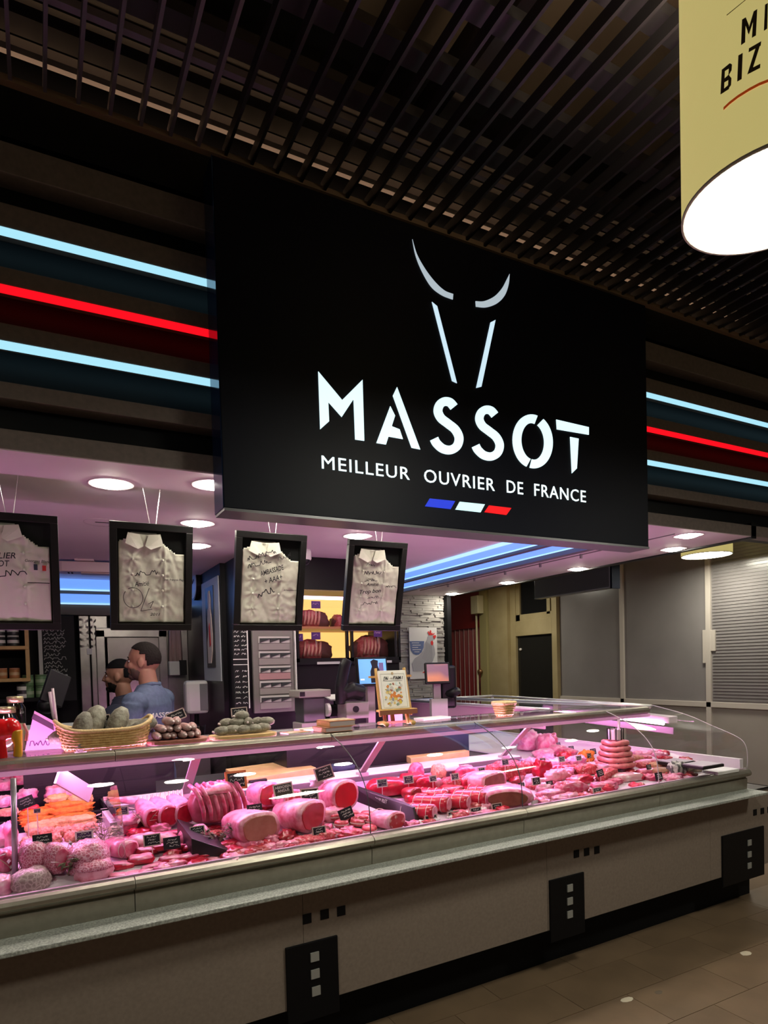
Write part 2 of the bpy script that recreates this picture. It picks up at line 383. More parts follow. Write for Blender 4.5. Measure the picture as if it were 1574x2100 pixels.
def arcpoly(path, w):
    n = len(path); L = []; Rr = []
    for i, p_ in enumerate(path):
        a = path[max(i-1, 0)]; b = path[min(i+1, n-1)]; dx, dy = b[0]-a[0], b[1]-a[1]; l = math.hypot(dx, dy)
        L.append((p_[0]-dy/l*w/2, p_[1]+dx/l*w/2)); Rr.append((p_[0]+dy/l*w/2, p_[1]-dx/l*w/2))
    return [[L[i], L[i+1], Rr[i+1], Rr[i]] for i in range(n-1)]
def smoothpath(P, k=6):
    out = []
    for i in range(len(P)-1):
        p0 = P[max(i-1, 0)]; p1 = P[i]; p2 = P[i+1]; p3 = P[min(i+2, len(P)-1)]
        for j in range(k):
            q = j/k
            out.append(tuple(.5*((2*p1[c])+(-p0[c]+p2[c])*q+(2*p0[c]-5*p1[c]+4*p2[c]-p3[c])*q*q+(-p0[c]+3*p1[c]-3*p2[c]+p3[c])*q**3) for c in (0, 1)))
    return out+[P[-1]]
sgn([[(118, 678), (228, 810), (164, 818)], [(118, 678), (164, 818), (168, 908), (127, 945)], [(164, 818), (228, 810), (226, 888)], [(228, 810), (322, 716), (281, 805), (226, 888)], [(322, 716), (330, 998), (288, 992), (281, 805)]], 'letter_m', logo_m)
sgn([[(481, 750), (588, 1038), (548, 1030), (462, 790)], [(450, 838), (472, 882), (430, 1015), (386, 1008)], [(455, 930), (493, 945), (508, 990), (440, 978)]], 'letter_a', logo_m)
SP = smoothpath([(744, 842), (725, 821), (700, 817), (678, 832), (670, 862), (684, 893), (715, 918), (750, 947), (767, 985), (757, 1022), (727, 1040), (692, 1034), (664, 1010), (652, 988)])
sgn(arcpoly(SP, 40), 'letter_s', logo_m)
sgn(arcpoly([((x-720)*.965+909, (y-930)*.965+964) for x, y in SP], 38), 'letter_s', logo_m)
def oarc(a0, a1, dx, dy): return [(1106+dx+70*math.cos(a)+4*math.sin(a), 1000+dy+104*math.sin(a)) for a in [a0+(a1-a0)*k/26 for k in range(27)]]
sgn(arcpoly(oarc(math.radians(-72), math.radians(-253), -2, 0), 40), 'letter_o', logo_m)
sgn(arcpoly(oarc(math.radians(103), math.radians(-59), 3, 1), 40), 'letter_o', logo_m)
sgn([[(1215, 900), (1365, 935), (1365, 970), (1218, 945)], [(1279, 980), (1318, 988), (1310, 1125), (1287, 1148)]], 'letter_t', logo_m)
def strip2(A, B): return [[A[i], A[i+1], B[i+1], B[i]] for i in range(len(A)-1)]
A = smoothpath([(552, 68), (566, 140), (594, 212), (637, 285), (686, 325), (738, 346)]); B = smoothpath([(552, 68), (573, 138), (611, 206), (656, 265), (700, 305), (740, 321)])
sgn(strip2(A, B), 'horn', logo_d, 'curved left horn of the bull outline')
A = smoothpath([(845, 379), (892, 382), (942, 364), (977, 328), (995, 278), (1000, 228)]); B = smoothpath([(843, 354), (882, 354), (928, 333), (964, 296), (986, 256), (1000, 228)])
sgn(strip2(A, B), 'horn', logo_d, 'curved right horn of the bull outline')
logo_f = emitmat('letter_glow_mid', (.60, .80, .92), 1.0)
sgn([[(642, 357), (666, 377), (757, 732), (735, 722)]], 'muzzle_line', logo_f); sgn([[(912, 452), (935, 440), (870, 748), (846, 754)]], 'muzzle_line', logo_f)
for c, poly, col in (('blue', [(632, 1264), (749, 1276), (728, 1313), (610, 1300)], (.012, .035, .55)), ('white', [(770, 1279), (886, 1291), (866, 1328), (750, 1315)], (.56, .82, .82)), ('red', [(905, 1296), (1008, 1308), (985, 1340), (884, 1327)], (.72, .004, .008))):
    sgn([poly], 'flag_bar', emitmat('flag_%s_glow' % c, col, 1.0), c+' flag parallelogram')
letter2 = emitmat('small_letter_glow', (.80, .98, 1.0), 1.15)
for wd, a, b, top in (('MEILLEUR', (135, 1125), (540, 1178), (135, 1064)), ('OUVRIER', (607, 1187), (932, 1229), (607, 1127)), ('DE', (988, 1236), (1063, 1246), (988, 1178)), ('FRANCE', (1115, 1251), (1352, 1283), (1115, 1194))):
    A_ = S7(*a); B_ = S7(*b); T_ = S7(*top); h = T_.z-A_.z
    me = textdata(wd, letter2, h/.70, ext=.0015, width=B_.x-A_.x, align='LEFT', space=1.12, bold=.0)
    xs = [q.co.x for q in me.vertices]
    link('lettering', me, t, (A_.x-ox-min(xs), -.002, A_.z-oz))

# ================================================================== hanging cylinder lamps
def hanging_lamp(x, y, z, r, h, label, lettered=False):
    t = thing('pendant_lamp', label, 'lamp', (x, y, z), 0, 'yellow drum pendant lamps of the hall')
    sh = M('yellow_parchment', (.70, .60, .25), .6, emit=((.84, .71, .25), .52), n=((.62, .52, .20), 4, 2, .3, .7))
    MB().lathe([(r, 0), (r, h)], 56, cap0=False, cap1=False).build('shade', sh, t, smooth=True, fix=True)
    MB().lathe([(r-.004, 0), (r-.004, h)], 56, cap0=False, cap1=False).build('shade_lining', M('white_lining', (.8, .76, .6), .6), t, smooth=True)
    MB().lathe([(r+.001, -.004), (r+.001, .004), (r-.008, .004), (r-.008, -.004), (r+.001, -.004)], 56, cap0=False, cap1=False).build('rim', M('white_rim', (.75, .72, .6), .5), t, smooth=True)
    MB().lathe([(.001, .012), (r-.006, .012)], 48, cap0=False, cap1=False).build('diffuser', emitmat('lamp_diffuser_glow', (1.0, .97, .82), L_LAMP), t)
    MB().lathe([(.001, h-.03), (r-.006, h-.03)], 48, cap0=False, cap1=False).build('top_diffuser', emitmat('lamp_top_glow', (1.0, .80, .55), 45.0), t)
    MB().tube([(0, 0, h-.03), (0, 0, 4.9-z)], .006, 8).build('cable', black, t)
    return t
LX, LY, LZ, LR = 2.048, 1.200, 3.0, .2607
lamp = hanging_lamp(LX, LY, LZ, LR, .72, 'large yellow lettered drum lamp cut off at the top right')
# lettering wrapped on the drum: pixel -> cylinder point
def pL(u, v, r=LR+.0015):
    d = ray(u, v); ax, ay = CAM.x-LX, CAM.y-LY
    a = d.x**2+d.y**2; b = 2*(ax*d.x+ay*d.y); c = ax*ax+ay*ay-r*r; k = (-b-math.sqrt(max(b*b-4*a*c, 0)))/(2*a)
    return CAM+d*k-Vector((LX, LY, LZ))
def Lc(x, y): return (1390+x*.1169, y*.1169)
lam_ink = M('dark_lamp_ink', (.10, .075, .03), .7); lam_red = M('red_lamp_ink', (.6, .08, .01), .7, emit=((.6, .08, .01), .30))
def lampart(polys, mat, name='lettering'):
    mb = MB()
    for P in polys:
        A = []
        n = len(P)
        for i in range(n):
            a, b = P[i], P[(i+1) % n]
            A.append(a)
        pts = [pL(*Lc(*q)) for q in A]
        mb.add(pts, [tuple(range(n))])
    mb.build(name, mat, lamp, fix=False, thick=.001)
lampart([[(1120, 345), (1185, 305), (1172, 740), (1102, 790)], [(1140, 335), (1185, 305), (1240, 445), (1238, 605)], [(1325, 200), (1385, 160), (1238, 605), (1215, 560)], [(1325, 200), (1385, 160), (1362, 620), (1292, 662)]], lam_ink)
lampart([[(1522, 85), (1572, 55), (1560, 500), (1502, 540)]], lam_ink)
lampart([[(765, 1225), (820, 1190), (800, 1620), (742, 1655)], [(765, 1225), (905, 1110), (905, 1190), (765, 1280)], [(905, 1110), (942, 1130), (935, 1230), (880, 1330), (890, 1180)], [(800, 1390), (885, 1310), (930, 1370), (800, 1450)], [(890, 1320), (932, 1370), (925, 1490), (870, 1570), (880, 1400)], [(742, 1655), (790, 1570), (890, 1480), (890, 1560)]], lam_ink)
lampart([[(1055, 975), (1130, 930), (1112, 1385), (1035, 1430)]], lam_ink)
lampart([[(1240, 850), (1455, 725), (1445, 800), (1235, 915)], [(1380, 770), (1455, 725), (1290, 1250), (1212, 1305)], [(1212, 1305), (1260, 1210), (1440, 1120), (1435, 1190)]], lam_ink)
lampart([[(850, 262), (1172, 0), (1182, 0), (852, 272)]], lam_ink, 'fine_line')
arc = [(795, 1930), (900, 1830), (1050, 1715), (1250, 1590), (1420, 1500), (1573, 1440), (1800, 1365)]; arc2 = [(x, y-48) for x, y in arc]
lampart([[arc[i], arc[i+1], arc2[i+1], arc2[i]] for i in range(len(arc)-1)], lam_red, 'red_underline')
d = ray(1448, 1139); k = 7.6/d.dot(_f); P2 = CAM+d*k
hanging_lamp(P2.x, P2.y, P2.z, .275, .70, 'far yellow drum lamp seen under the right ceiling edge')
hanging_lamp(6.3, 8.6, 3.0, .26, .72, 'added yellow drum lamp lighting the far aisle, hidden above the shop ceiling')  # unseen lamp, added to light the shutter, pillar and door
hanging_lamp(-1.3, .35, 3.0, .26, .72, 'added yellow drum lamp lighting the hall, out of view to the left')  # unseen lamp, added to light the aisle from the left
hanging_lamp(5.0, .55, 3.0, .26, .72, 'added yellow drum lamp lighting the hall, out of view to the right')  # unseen lamp, added to light the aisle from the right
# ================================================================== right side of the hall: shuttered neighbour shop
XW = 7.6
frame_m = M('pale_mullion_paint', (.48, .43, .38), .5)
pane_m = M('frosted_grey_pane', (.23, .212, .208), .2, n=((.20, .184, .18), 2, 4, .3, .7), bump=(60, .05))
lowm = M('grey_beige_panel', (.30, .27, .235), .6, n=((.25, .225, .195), 1.5, 5, .3, .7))
wr = sobj('wall_right', MB().box(XW+.06, XW+.3, -3, 13, FLZ, 4.9), M('dark_void', (.03, .027, .025), .8), label='grey glazed front of the neighbouring shop')
zr = pX(1300, 1438, XW).z
def yX(u, v=1350): return pX(u, v, XW).y
ymul = [yX(1139), yX(1275), yX(1452), yX(1574)-.35, yX(1574)-1.9, -2.5]
MB().box(XW+.02, XW+.06, -2.5, ymul[0], FLZ, zr-.03).build('lower_panel', lowm, wr)
MB().box(XW-.01, XW+.06, -2.5, ymul[0]+.03, zr-.035, zr+.035).build('sill_rail', frame_m, wr, bev=.004)
MB().box(XW-.01, XW+.06, -2.5, ymul[0]+.03, 3.55, 3.65).build('head_rail', frame_m, wr)
for i in range(len(ymul)-1):
    MB().box(XW+.02, XW+.05, ymul[i+1]+.03, ymul[i]-.03, zr+.035, 3.55).build('pane', pane_m, wr)
for y in ymul[:-1]: MB().box(XW-.01, XW+.06, y-.035, y+.035, FLZ, 3.65).build('mullion', frame_m, wr, bev=.004)
# fine horizontal blind slats behind / on the nearest panes
bl = M('blind_slat', (.26, .24, .23), .4)
mb = MB()
for k in range(62): mb.box(XW+.012, XW+.019, ymul[4]+.05, ymul[2]-.05, zr+.06+k*.04, zr+.064+k*.04)
o = mb.build('blind_lines', bl, wr); o['kind'] = 'stuff'
MB().box(XW-.005, XW+.02, yX(1466), yX(1456), pX(1460, 1335, XW).z, pX(1460, 1292, XW).z).build('lock_plate', frame_m, wr, bev=.003)
MB().box(XW-.01, XW+.02, yX(1447), yX(1441), pX(1444, 1360, XW).z, pX(1444, 1292, XW).z).build('door_handle', frame_m, wr, bev=.003)
# door and window in cream frames
ya, yb2 = yX(1062), yX(1136)
zd = pX(1100, 1290, XW).z; zt = pX(1100, 1276, XW).z
dr = struct('door_1', label='dark door with window above in a cream frame')
darkp = M('dark_door_pane', (.014, .013, .011), .2)
MB().box(XW, XW+.05, yb2, ya, FLZ, zd-.1).build('door_leaf', darkp, dr)
MB().box(XW, XW+.05, yb2, ya, zt+.05, 3.4).build('window_pane', M('dark_window_pane', (.008, .008, .008), .08), dr)
for y0, y1, z0, z1 in ((ya, ya+.14, FLZ, 3.5), (yb2-.12, yb2, FLZ, 3.5), (yb2, ya, zd-.1, zt+.05)):
    MB().box(XW-.05, XW+.06, y0, y1, z0, z1).build('frame', cream, dr, bev=.005)
MB().box(XW-.03, XW+.01, yb2+.05, yb2+.13, zt+.12, 3.4).build('window_stile', cream, dr)
MB().box(XW-.03, XW+.01, ya-.10, ya, zt+.05, 3.4).build('window_stile', cream, dr)
MB().box(XW-.03, XW+.01, yb2, ya, zt+.05, zt+.16).build('window_rail', cream, dr)
MB().ell((XW-.01, ya-.08, pX(1066, 1332, XW).z), (.02, .035, .025), 10, 6).build('door_knob', M('white_knob', (.6, .55, .5), .3), dr, smooth=True)
# pillar, conduit boxes
yp0, yp1 = ya+.14, yX(1014)
sobj('wall_pillar', MB().box(XW-.12, XW+.06, yp0, yp1, FLZ, 4.9), cream, label='cream plastered pillar beside the dark red shutter')
MB2 = M('darker_cream', (.33, .28, .12), .6)
tr = sobj('trim_1', MB().box(XW-.16, XW+.05, yp1+.03, yp1+.24, FLZ, 4.9), MB2, label='olive cream shutter guide post')
zb = pX(1003, 1237, XW-.2).z
MB().box(XW-.30, XW-.16, yp1+.1, yp1+.32, zb-.17, zb+.17).build('junction_box', M('box_cream', (.50, .45, .28), .5), tr, bev=.01)
MB().tube([(XW-.2, yp1+.28, .6), (XW-.2, yp1+.28, zb-.1)], .02, 8).build('conduit', M('box_cream', (.50, .45, .28), .5), tr)
zk = pX(1005, 1377, XW-.2).z
MB().ell((XW-.2, yp1+.2, zk), (.05, .06, .05), 10, 7).build('lock', M('old_brass', (.25, .13, .06), .4, .7), tr, smooth=True)
# dark red shutter: upper box + vertical ribs
red_d = M('dark_red_paint', (.22, .012, .010), .35)
yq = yX(906)+.15; ys = yp1+.26
sh = struct('door_2', label='dark red corrugated shutter with a red box above')
zs = pX(955, 1290, XW).z
MB().box(XW-.06, XW+.06, ys, yq, zs, 4.6).build('shutter_box', red_d, sh)
n = 11
ribm = M('shutter_rib', (.20, .02, .016), .25, .2)
for k in range(n):
    y0 = ys+(yq-ys)*(k/n)*1.0; y1 = ys+(yq-ys)*((k+1)/n)
    mb = MB(); mb.add([(XW+.05, y0, 0), (XW-.02, y0+(y1-y0)*.35, 0), (XW-.02, y0+(y1-y0)*.65, 0), (XW+.05, y1, 0), (XW+.05, y0, zs), (XW-.02, y0+(y1-y0)*.35, zs), (XW-.02, y0+(y1-y0)*.65, zs), (XW+.05, y1, zs)],
                      [(0, 1, 5, 4), (1, 2, 6, 5), (2, 3, 7, 6)]); mb.build('shutter_slat', ribm, sh, fix=False)
    if k < 7: MB().box(XW-.026, XW-.018, y0+(y1-y0)*.42, y0+(y1-y0)*.52, .3, zs).build('edge_strip', M('pale_rib_edge', (.75, .55, .5), .3, .2), sh)  # pale strip along the rib
# lettering arc on the dark pane left of the shutter
ya2 = yX(918)
MB().box(XW-.075, XW-.062, yX(921), yq, pX(915, 1352, XW).z, zs).build('dark_pane', M('maroon_pane', (.03, .006, .004), .15), sh)
gold = M('faded_gold', (.30, .12, .04), .6)
mbg = MB()
for k in range(7):
    a = math.radians(150-k*17); cy_, cz_ = yX(909), pX(909, 1322, XW).z
    mbg.box(XW-.085, XW-.075, cy_+.34*math.cos(a)-.03, cy_+.34*math.cos(a)+.03, cz_+.25*math.sin(a)-.045, cz_+.25*math.sin(a)+.045)
mbg.build('gold_lettering', gold, sh)
# hanging dark panel
XH = 6.3
a = pX(1095, 1190, XH); b = pX(1250, 1162, XH); c_ = pX(1095, 1229, XH)
t = thing('hanging_sign', 'dark hanging sign panel with a pale blue edge below the right ceiling', 'sign', (XH, (a.y+b.y)/2, c_.z))
yy = (a.y-b.y)/2; hh = a.z-c_.z
MB().box(0, .12, -yy, yy, 0, hh).build('panel', M('slate_panel', (.13, .16, .17), .3), t, bev=.004)
for z0, z1, y0, y1 in ((0, .014, -yy, yy), (0, hh, -yy-.001, -yy+.014)): MB().box(-.004, .0, y0, y1, z0, z1).build('edge', M('pale_edge', (.35, .42, .46), .4), t)
MB().box(-.002, .14, -yy-.03, -yy-.002, -.01, hh+.05).build('end_cap', M('navy_end', (.004, .007, .02), .6, spec=.1), t)
for y in (-yy*.7, yy*.7): MB().tube([(.06, y, hh), (.06, y, 4.9-c_.z)], .005, 6).build('rod', black, t)

# ================================================================== back of the shop
YB = 6.9
wb = sobj('wall_back', MB().box(-3, 2.86, YB, YB+.15, FLZ, 2.58), mblack, label='black back wall of the shop')
sobj('wall_left', MB().box(-1.75, -1.6, FY+.04, YB+.15, FLZ, 2.58), mblack, label='black left wall of the shop')
# blue lit cornice and brown beam
co_ = sobj('trim_2', MB().box(-1.6, 1.36, YB-.16, YB, 2.16, 2.5), M('cornice_paint', (.12, .095, .07), .6), label='cornice with two blue light bands above the steel door')
for z0, z1 in ((2.40, 2.495), (2.27, 2.355)):
    MB().box(-1.6, 1.36, YB-.175, YB-.16, z0, z1).build('blue_light', glow_blue, co_)
    MB().box(-1.6, 1.36, YB-.19, YB-.16, z0-.012, z0).build('bright_edge', glow_blue2, co_)
# white split-stone wall with the rooster poster
stone_m = M('white_split_stone', (.40, .385, .35), .8, n=((.30, .29, .27), 9, 4, .3, .7))
ws = sobj('wall_stone', MB().box(2.86, 4.74, 7.1, 7.25, FLZ, 2.58), stone_m, label='white split stone wall behind the counter right end')
MB().box(4.70, 4.76, 7.0, 7.25, FLZ, 2.5).build('corner_post', mblack, ws)
mb = MB(); z = .8; r2 = random.Random(3)
while z < 2.5:
    x = 2.86; h = r2.choice((.016, .022, .03))
    while x < 4.70:
        l = r2.uniform(.08, .24); d_ = r2.uniform(.003, .03); mb.box(x, min(x+l, 4.70)-.003, 7.1-d_, 7.1, z, z+h-.003); x += l
    z += h
o = mb.build('stone_strip', stone_m, ws, fix=False); o['kind'] = 'stuff'
def poster_root(name, label, cat, c, w_, h_, rz=0, group=None):
    return thing(name, label, cat, c, rz, group)
a = pY(838, 1287, 7.05); b = pY(897, 1375, 7.05); W_, H_ = b.x-a.x, 1.0*(a.z-b.z)
t = thing('rooster_poster', 'white poster with a rooster and a blue text field on the stone wall', 'poster', ((a.x+b.x)/2, 7.05, b.z))
MB().box(-W_/2, W_/2, 0, .008, -.1, H_).build('sheet', M('poster_paper', (.62, .62, .60), .6), t)
blue_p = M('slate_blue_print', (.09, .13, .27), .6); red_p = M('red_print', (.55, .02, .02), .6); grey_p = M('grey_print', (.25, .25, .26), .6)
def px(x, y): return (-W_/2+W_*(x-165)/480., H_*(1-(y-590)/(1330-590.)))    # from the 8.74x crop
mb = MB(); P = [(170, 820), (420, 820), (405, 930), (370, 1010), (320, 1050), (270, 1055), (220, 1030), (185, 970)]
mb.prism([px(*q) for q in P], lambda x, z: (x, -.003, z), lambda x, z: (x, -.001, z)); mb.build('blue_field', blue_p, t)
mb = MB(); P = [(480, 740), (530, 700), (590, 760), (570, 830), (600, 960), (605, 1050), (560, 1170), (470, 1250), (380, 1330), (220, 1330), (200, 1200), (250, 1110), (330, 1060), (400, 980), (430, 850), (470, 790)]
mb.prism([px(*q) for q in P], lambda x, z: (x, -.0045, z), lambda x, z: (x, -.0035, z)); mb.build('rooster_body', M('pale_grey_print', (.34, .34, .36), .6), t)
mb = MB()
for k in range(9):
    q = [(450+12*k, 820+10*k), (440+14*k, 960+12*k), (380+20*k, 1120+14*k)]; z_ = [px(*e) for e in q]
    for e, f_ in zip(z_[:-1], z_[1:]): mb.bar((e[0], -.0052, e[1]), (f_[0], -.0052, f_[1]), .004, .001, up=(0, 1, 0))
mb.build('feather_lines', grey_p, t)
for P, m_ in (([(505, 720), (480, 660), (500, 650), (520, 690), (525, 630), (545, 640), (545, 690), (570, 670), (560, 700), (610, 680), (590, 705), (560, 715)], red_p), ([(570, 730), (620, 715), (628, 745), (600, 785), (575, 760)], red_p), ([(530, 830), (560, 810), (578, 850), (560, 900), (535, 880)], red_p), ([(370, 1360), (500, 1270), (500, 1330), (400, 1365)], red_p)):
    mb = MB(); mb.prism([px(*q) for q in P], lambda x, z: (x, -.0065, z), lambda x, z: (x, -.005, z)); mb.build('red_comb', m_, t)
mb = MB()
for k, (x0, x1) in enumerate(((205, 330), (215, 355), (210, 310), (215, 360), (245, 330))):
    q0, q1 = px(x0, 850+38*k), px(x1, 850+38*k); mb.bar((q0[0], -.0045, q0[1]), (q1[0], -.0045, q1[1]), .006, .001, up=(0, 1, 0))
mb.build('text_lines', chalk, t)
# black partition / column with chef poster on its left side
sobj('wall_partition', MB().box(1.36, 1.50, 5.40, YB, FLZ, 2.5), sat, label='black partition wall with chef poster and clock')
a = pX(423, 1208, 1.355); b = pX(445, 1368, 1.355)
t = thing('chef_poster', 'tall dark poster of a figure in white on the black partition', 'poster', (1.35, (a.y+b.y)/2, b.z))
hw = abs(a.y-b.y)/2; hh = a.z-b.z
MB().box(-.004, .006, -hw-.16, hw+.16, -.12, hh+.06).build('white_board', M('pale_blue_board', (.42, .45, .48), .5), t)
MB().box(-.010, -.004, -hw, hw, 0, hh).build('dark_sheet', M('dark_poster', (.02, .02, .022), .4), t)
mb = MB(); P = [(-.15, .05), (.55, .05), (.6, .3), (.35, .45), (.45, .6), (.3, .72), (.15, .74), (.2, .84), (.1, .94), (-.2, .95), (-.35, .85), (-.25, .74), (-.45, .65), (-.6, .4), (-.5, .2)]
mb.prism([(y*hw, z*hh) for y, z in P], lambda y, z: (-.016, y, z), lambda y, z: (-.010, y, z)); mb.build('white_figure', M('warm_white_print', (.66, .58, .52), .6), t)
mb = MB(); mb.prism([(y*hw, z*hh) for y, z in ((-.3, .28), (.0, .25), (.12, .5), (-.1, .55))], lambda y, z: (-.019, y, z), lambda y, z: (-.016, y, z)); mb.build('red_scarf', red_p, t)
p = pX(402, 1197, 1.35); t = thing('wall_clock', 'small round white clock face high on the black partition', 'clock', p)
mb = MB(); mb.tube([(-.03, 0, 0), (0.008, 0, 0)], .16, 24); mb.build('rim', sat, t)
mb = MB(); mb.tube([(-.034, 0, 0), (-.03, 0, 0)], .145, 24); mb.build('dial', M('dial_grey', (.5, .55, .62), .4), t)
MB().bar((-.036, 0, 0), (-.036, .02, .09), .012, .003, up=(1, 0, 0)).bar((-.036, 0, 0), (-.036, -.06, .03), .012, .003, up=(1, 0, 0)).build('hands', ink, t)

# ------------------------------------------------------------------ lit ageing cabinet (black unit, Y=4.87)
YC = 4.87
x0, x1 = pY(605, 1300, 4.87).x, pY(817, 1300, 4.87).x
t = thing('ageing_cabinet', 'tall black meat ageing cabinet with orange lit glass doors', 'cabinet', ((x0+x1)/2, YC, 0))
cx = (x0+x1)/2; hw = (x1-x0)/2
def cu(u): return pY(u, 1300, YC).x-cx
def cz(v): return pY(700, v, YC).z
zb_, zt_ = cz(1349), cz(1212)
MB().box(-hw, hw, 0, .62, FLZ, zb_).build('base', sat, t, bev=.004)
MB().box(-hw, hw, 0, .62, zt_, 2.495).build('header', sat, t, bev=.004)
MB().box(-hw, -hw+.02, .0, .62, zb_, zt_).build('side_panel', sat, t)
MB().box(hw-.02, hw, .04, .62, zb_, zt_).build('side_panel', sat, t)
amber = emitmat('amber_back_glow', (1.0, .50, .10), .95)
MB().box(-hw+.02, hw-.02, .55, .60, zb_, zt_).build('glowing_salt_wall', M('amber_glow_salt', (1.0, .55, .16), .7, n=((1.0, .80, .30), 4, 3, .35, .7), emit=((1.0, .58, .17), 1.25)), t)  # the cabinet's amber light is put into this wall's colour and glow
MB().box(-hw+.02, hw-.02, 0, .6, zb_-.02, zb_).build('floor_plate', M('cabinet_floor', (.5, .35, .25), .5), t)
zsf = cz(1286)
MB().box(-hw+.02, hw-.02, .03, .55, zsf-.012, zsf+.006).build('shelf', M('orange_shelf', (.55, .22, .10), .4), t)
MB().box(-hw+.02, hw-.02, .03, .07, cz(1229), cz(1223)).build('tube_light', emitmat('pink_white_glow', (1.0, .62, .86), 3.0), t)
xm = cu(714)
for xa, xb in ((-hw+.0, xm-.012), (xm+.012, hw-.0)):
    d_ = MB().box(xa, xb, -.02, -.008, zb_, zt_).build('glass_door', clear, t)
    for q in ((xa, xa+.02, zb_-.03, zt_+.03), (xb-.02, xb, zb_-.03, zt_+.03)): MB().box(q[0], q[1], -.03, 0, q[2], q[3]).build('door_stile', sat, d_)
    MB().box(xa, xb, -.03, 0, zb_-.05, zb_).build('door_rail', sat, d_)
    MB().box((xa+xb)/2-.06, (xa+xb)/2+.14, -.036, -.03, zb_-.05, zb_-.03).build('badge', M('badge_white', (.5, .5, .5), .4), d_)
MB().tube([(hw-.005, -.01, cz(1340)), (hw-.005, -.01, cz(1225))], .012, 8).build('edge_light', emitmat('pink_edge_glow', (1.0, .55, .72), 2.2), t)
CABX, CABZB, CABZS = cx, zb_, zsf

# ------------------------------------------------------------------ menu board + knife board in front of the black unit
sobj('wall_unit', MB().box(1.40, CABX-hw-.002, YC, 5.40, FLZ, 2.495), sat, label='black wall unit behind the tills')
def flatboard(name, label, cat, u0, v0, u1, v1, Y, mat, th=.02):
    a = pY(u0, v0, Y); b = pY(u1, v1, Y)
    t = thing(name, label, cat, ((a.x+b.x)/2, Y, b.z)); W_ = b.x-a.x; H_ = a.z-b.z
    MB().box(-W_/2, W_/2, -th, 0, 0, H_).build('panel', mat, t, bev=.002)
    return t, W_, H_
chalk_b = M('chalkboard', (.010, .010, .011), .6, spec=.2)
t, W_, H_ = flatboard('menu_board', 'narrow black menu board with two columns of white handwriting', 'board', 474, 1286, 511, 1452, YC-.01, chalk_b)
MB().box(W_/2-.008, W_/2, -.024, 0, 0, H_).build('white_edge', chalk, t)
for z0 in (.60, .985): MB().box(-W_/2, W_/2, -.023, -.02, H_*z0, H_*z0+.006).build('white_line', chalk, t)
MB().box(-W_/2, W_/2, -.023, -.02, H_*.535, H_*.535+.005).build('white_line', chalk, t)
r2 = random.Random(11)
for col in (0, 1):
    for rows, z0, z1 in ((6, .66, .93), (7, .06, .45)):
        for k in range(rows):
            zz = H_*(z1-(z1-z0)*k/(rows-1)); x_ = -W_/2+.012+col*W_*.47
            scrib(r2, x_, zz, W_*r2.uniform(.22, .36), .013, -.023, -.02).build('handwriting', chalk, t)
t, W_, H_ = flatboard('knife_display', 'pale steel panel holding five rows of folding knives', 'display', 514, 1289, 602, 1458, YC-.02, M('pale_steel', (.21, .20, .185), .42, .35), .03)
kn_w = M('knife_strip_white', (.50, .48, .46), .5); kn_p = M('pink_strip', (.40, .22, .23), .5); kd = M('dark_knife', (.03, .035, .035), .35)
for k in range(5):
    zc = H_*(.86-.175*k)
    st = MB().box(-W_*.36, W_*.40, -.045, -.03, zc-.022, zc+.028).build('rack', kn_w, t)
    MB().box(-W_*.36, W_*.40, -.042, -.03, zc-.075, zc-.026).build('card', kn_p if k == 2 else M('grey_card', (.27, .245, .235), .5), t)
    for j in range(3):
        xx = -W_*.34+j*W_*.245; ln = W_*.27
        mb = MB(); mb.prism([(0, -.020), (0, .014), (ln, .014), (ln, .008)], lambda x, z: (xx+x, -.052, zc+z), lambda x, z: (xx+x, -.044, zc+z)); kk = mb.build('knife', kd, t)
t2 = MB().box(W_/2+.01, W_/2+.018, -.05, 0, -.01, H_+.1).build('white_edge', chalk, t)
# small framed slate standing left below the menu
# ================================================================== THE MEAT COUNTER (local s,t,z)
BT = .12                                             # front plane of the base panels
lam = M('grey_beige_laminate', (.27, .215, .175), .6, n=((.225, .178, .145), 60, 3, .3, .7))
speck = M('speckled_ledge', (.46, .485, .445), .5, n=((.26, .275, .25), 130, 2, .40, .60))
deck_m = M('pink_white_deck', (.62, .52, .58), .4)
ctr = cthing('meat_counter', 'long refrigerated butcher counter with curved glass front and aluminium rail', 'display counter', 0, 0, 0)
S0, S1 = -.7, 4.40
JO = [S0, .30, 1.36, 2.31, 3.45, S1]
SB = 4.72                                            # the base runs on past the glass
MB().box(S0, SB-.04, BT+.16, 1.5, FLZ, .12).build('plinth', mblack, ctr)
MB().box(S0, S1, BT+.02, .9, .11, .70).build('carcass', mblack, ctr)
MB().box(S1-.02, SB-.02, BT+.02, 1.5, .11, .625).build('carcass', mblack, ctr)
z_b = pT(697, 2040, BT).z
mods = [S0, -.45, 1.0, 2.47, 3.96, SB]
for a, b in zip(mods[:-1], mods[1:]): MB().box(a+.001, b-.001, BT, BT+.02, z_b, .64).build('base_panel', lam, ctr)
MB().box(SB-.02, SB, BT, 1.5, z_b, .64).build('end_panel', lam, ctr)
MB().box(S1+.02, SB, BT, 1.5, .625, .64).build('base_top', M('dark_trim', (.06, .05, .045), .5), ctr)
MB().box(S0, S1+.02, -.02, BT+.02, .642, .66).build('ledge', speck, ctr, bev=.004)
MB().box(S0, S1, BT-.01, BT+.02, .622, .642).build('ledge_trim', M('dark_trim', (.06, .05, .045), .5), ctr)
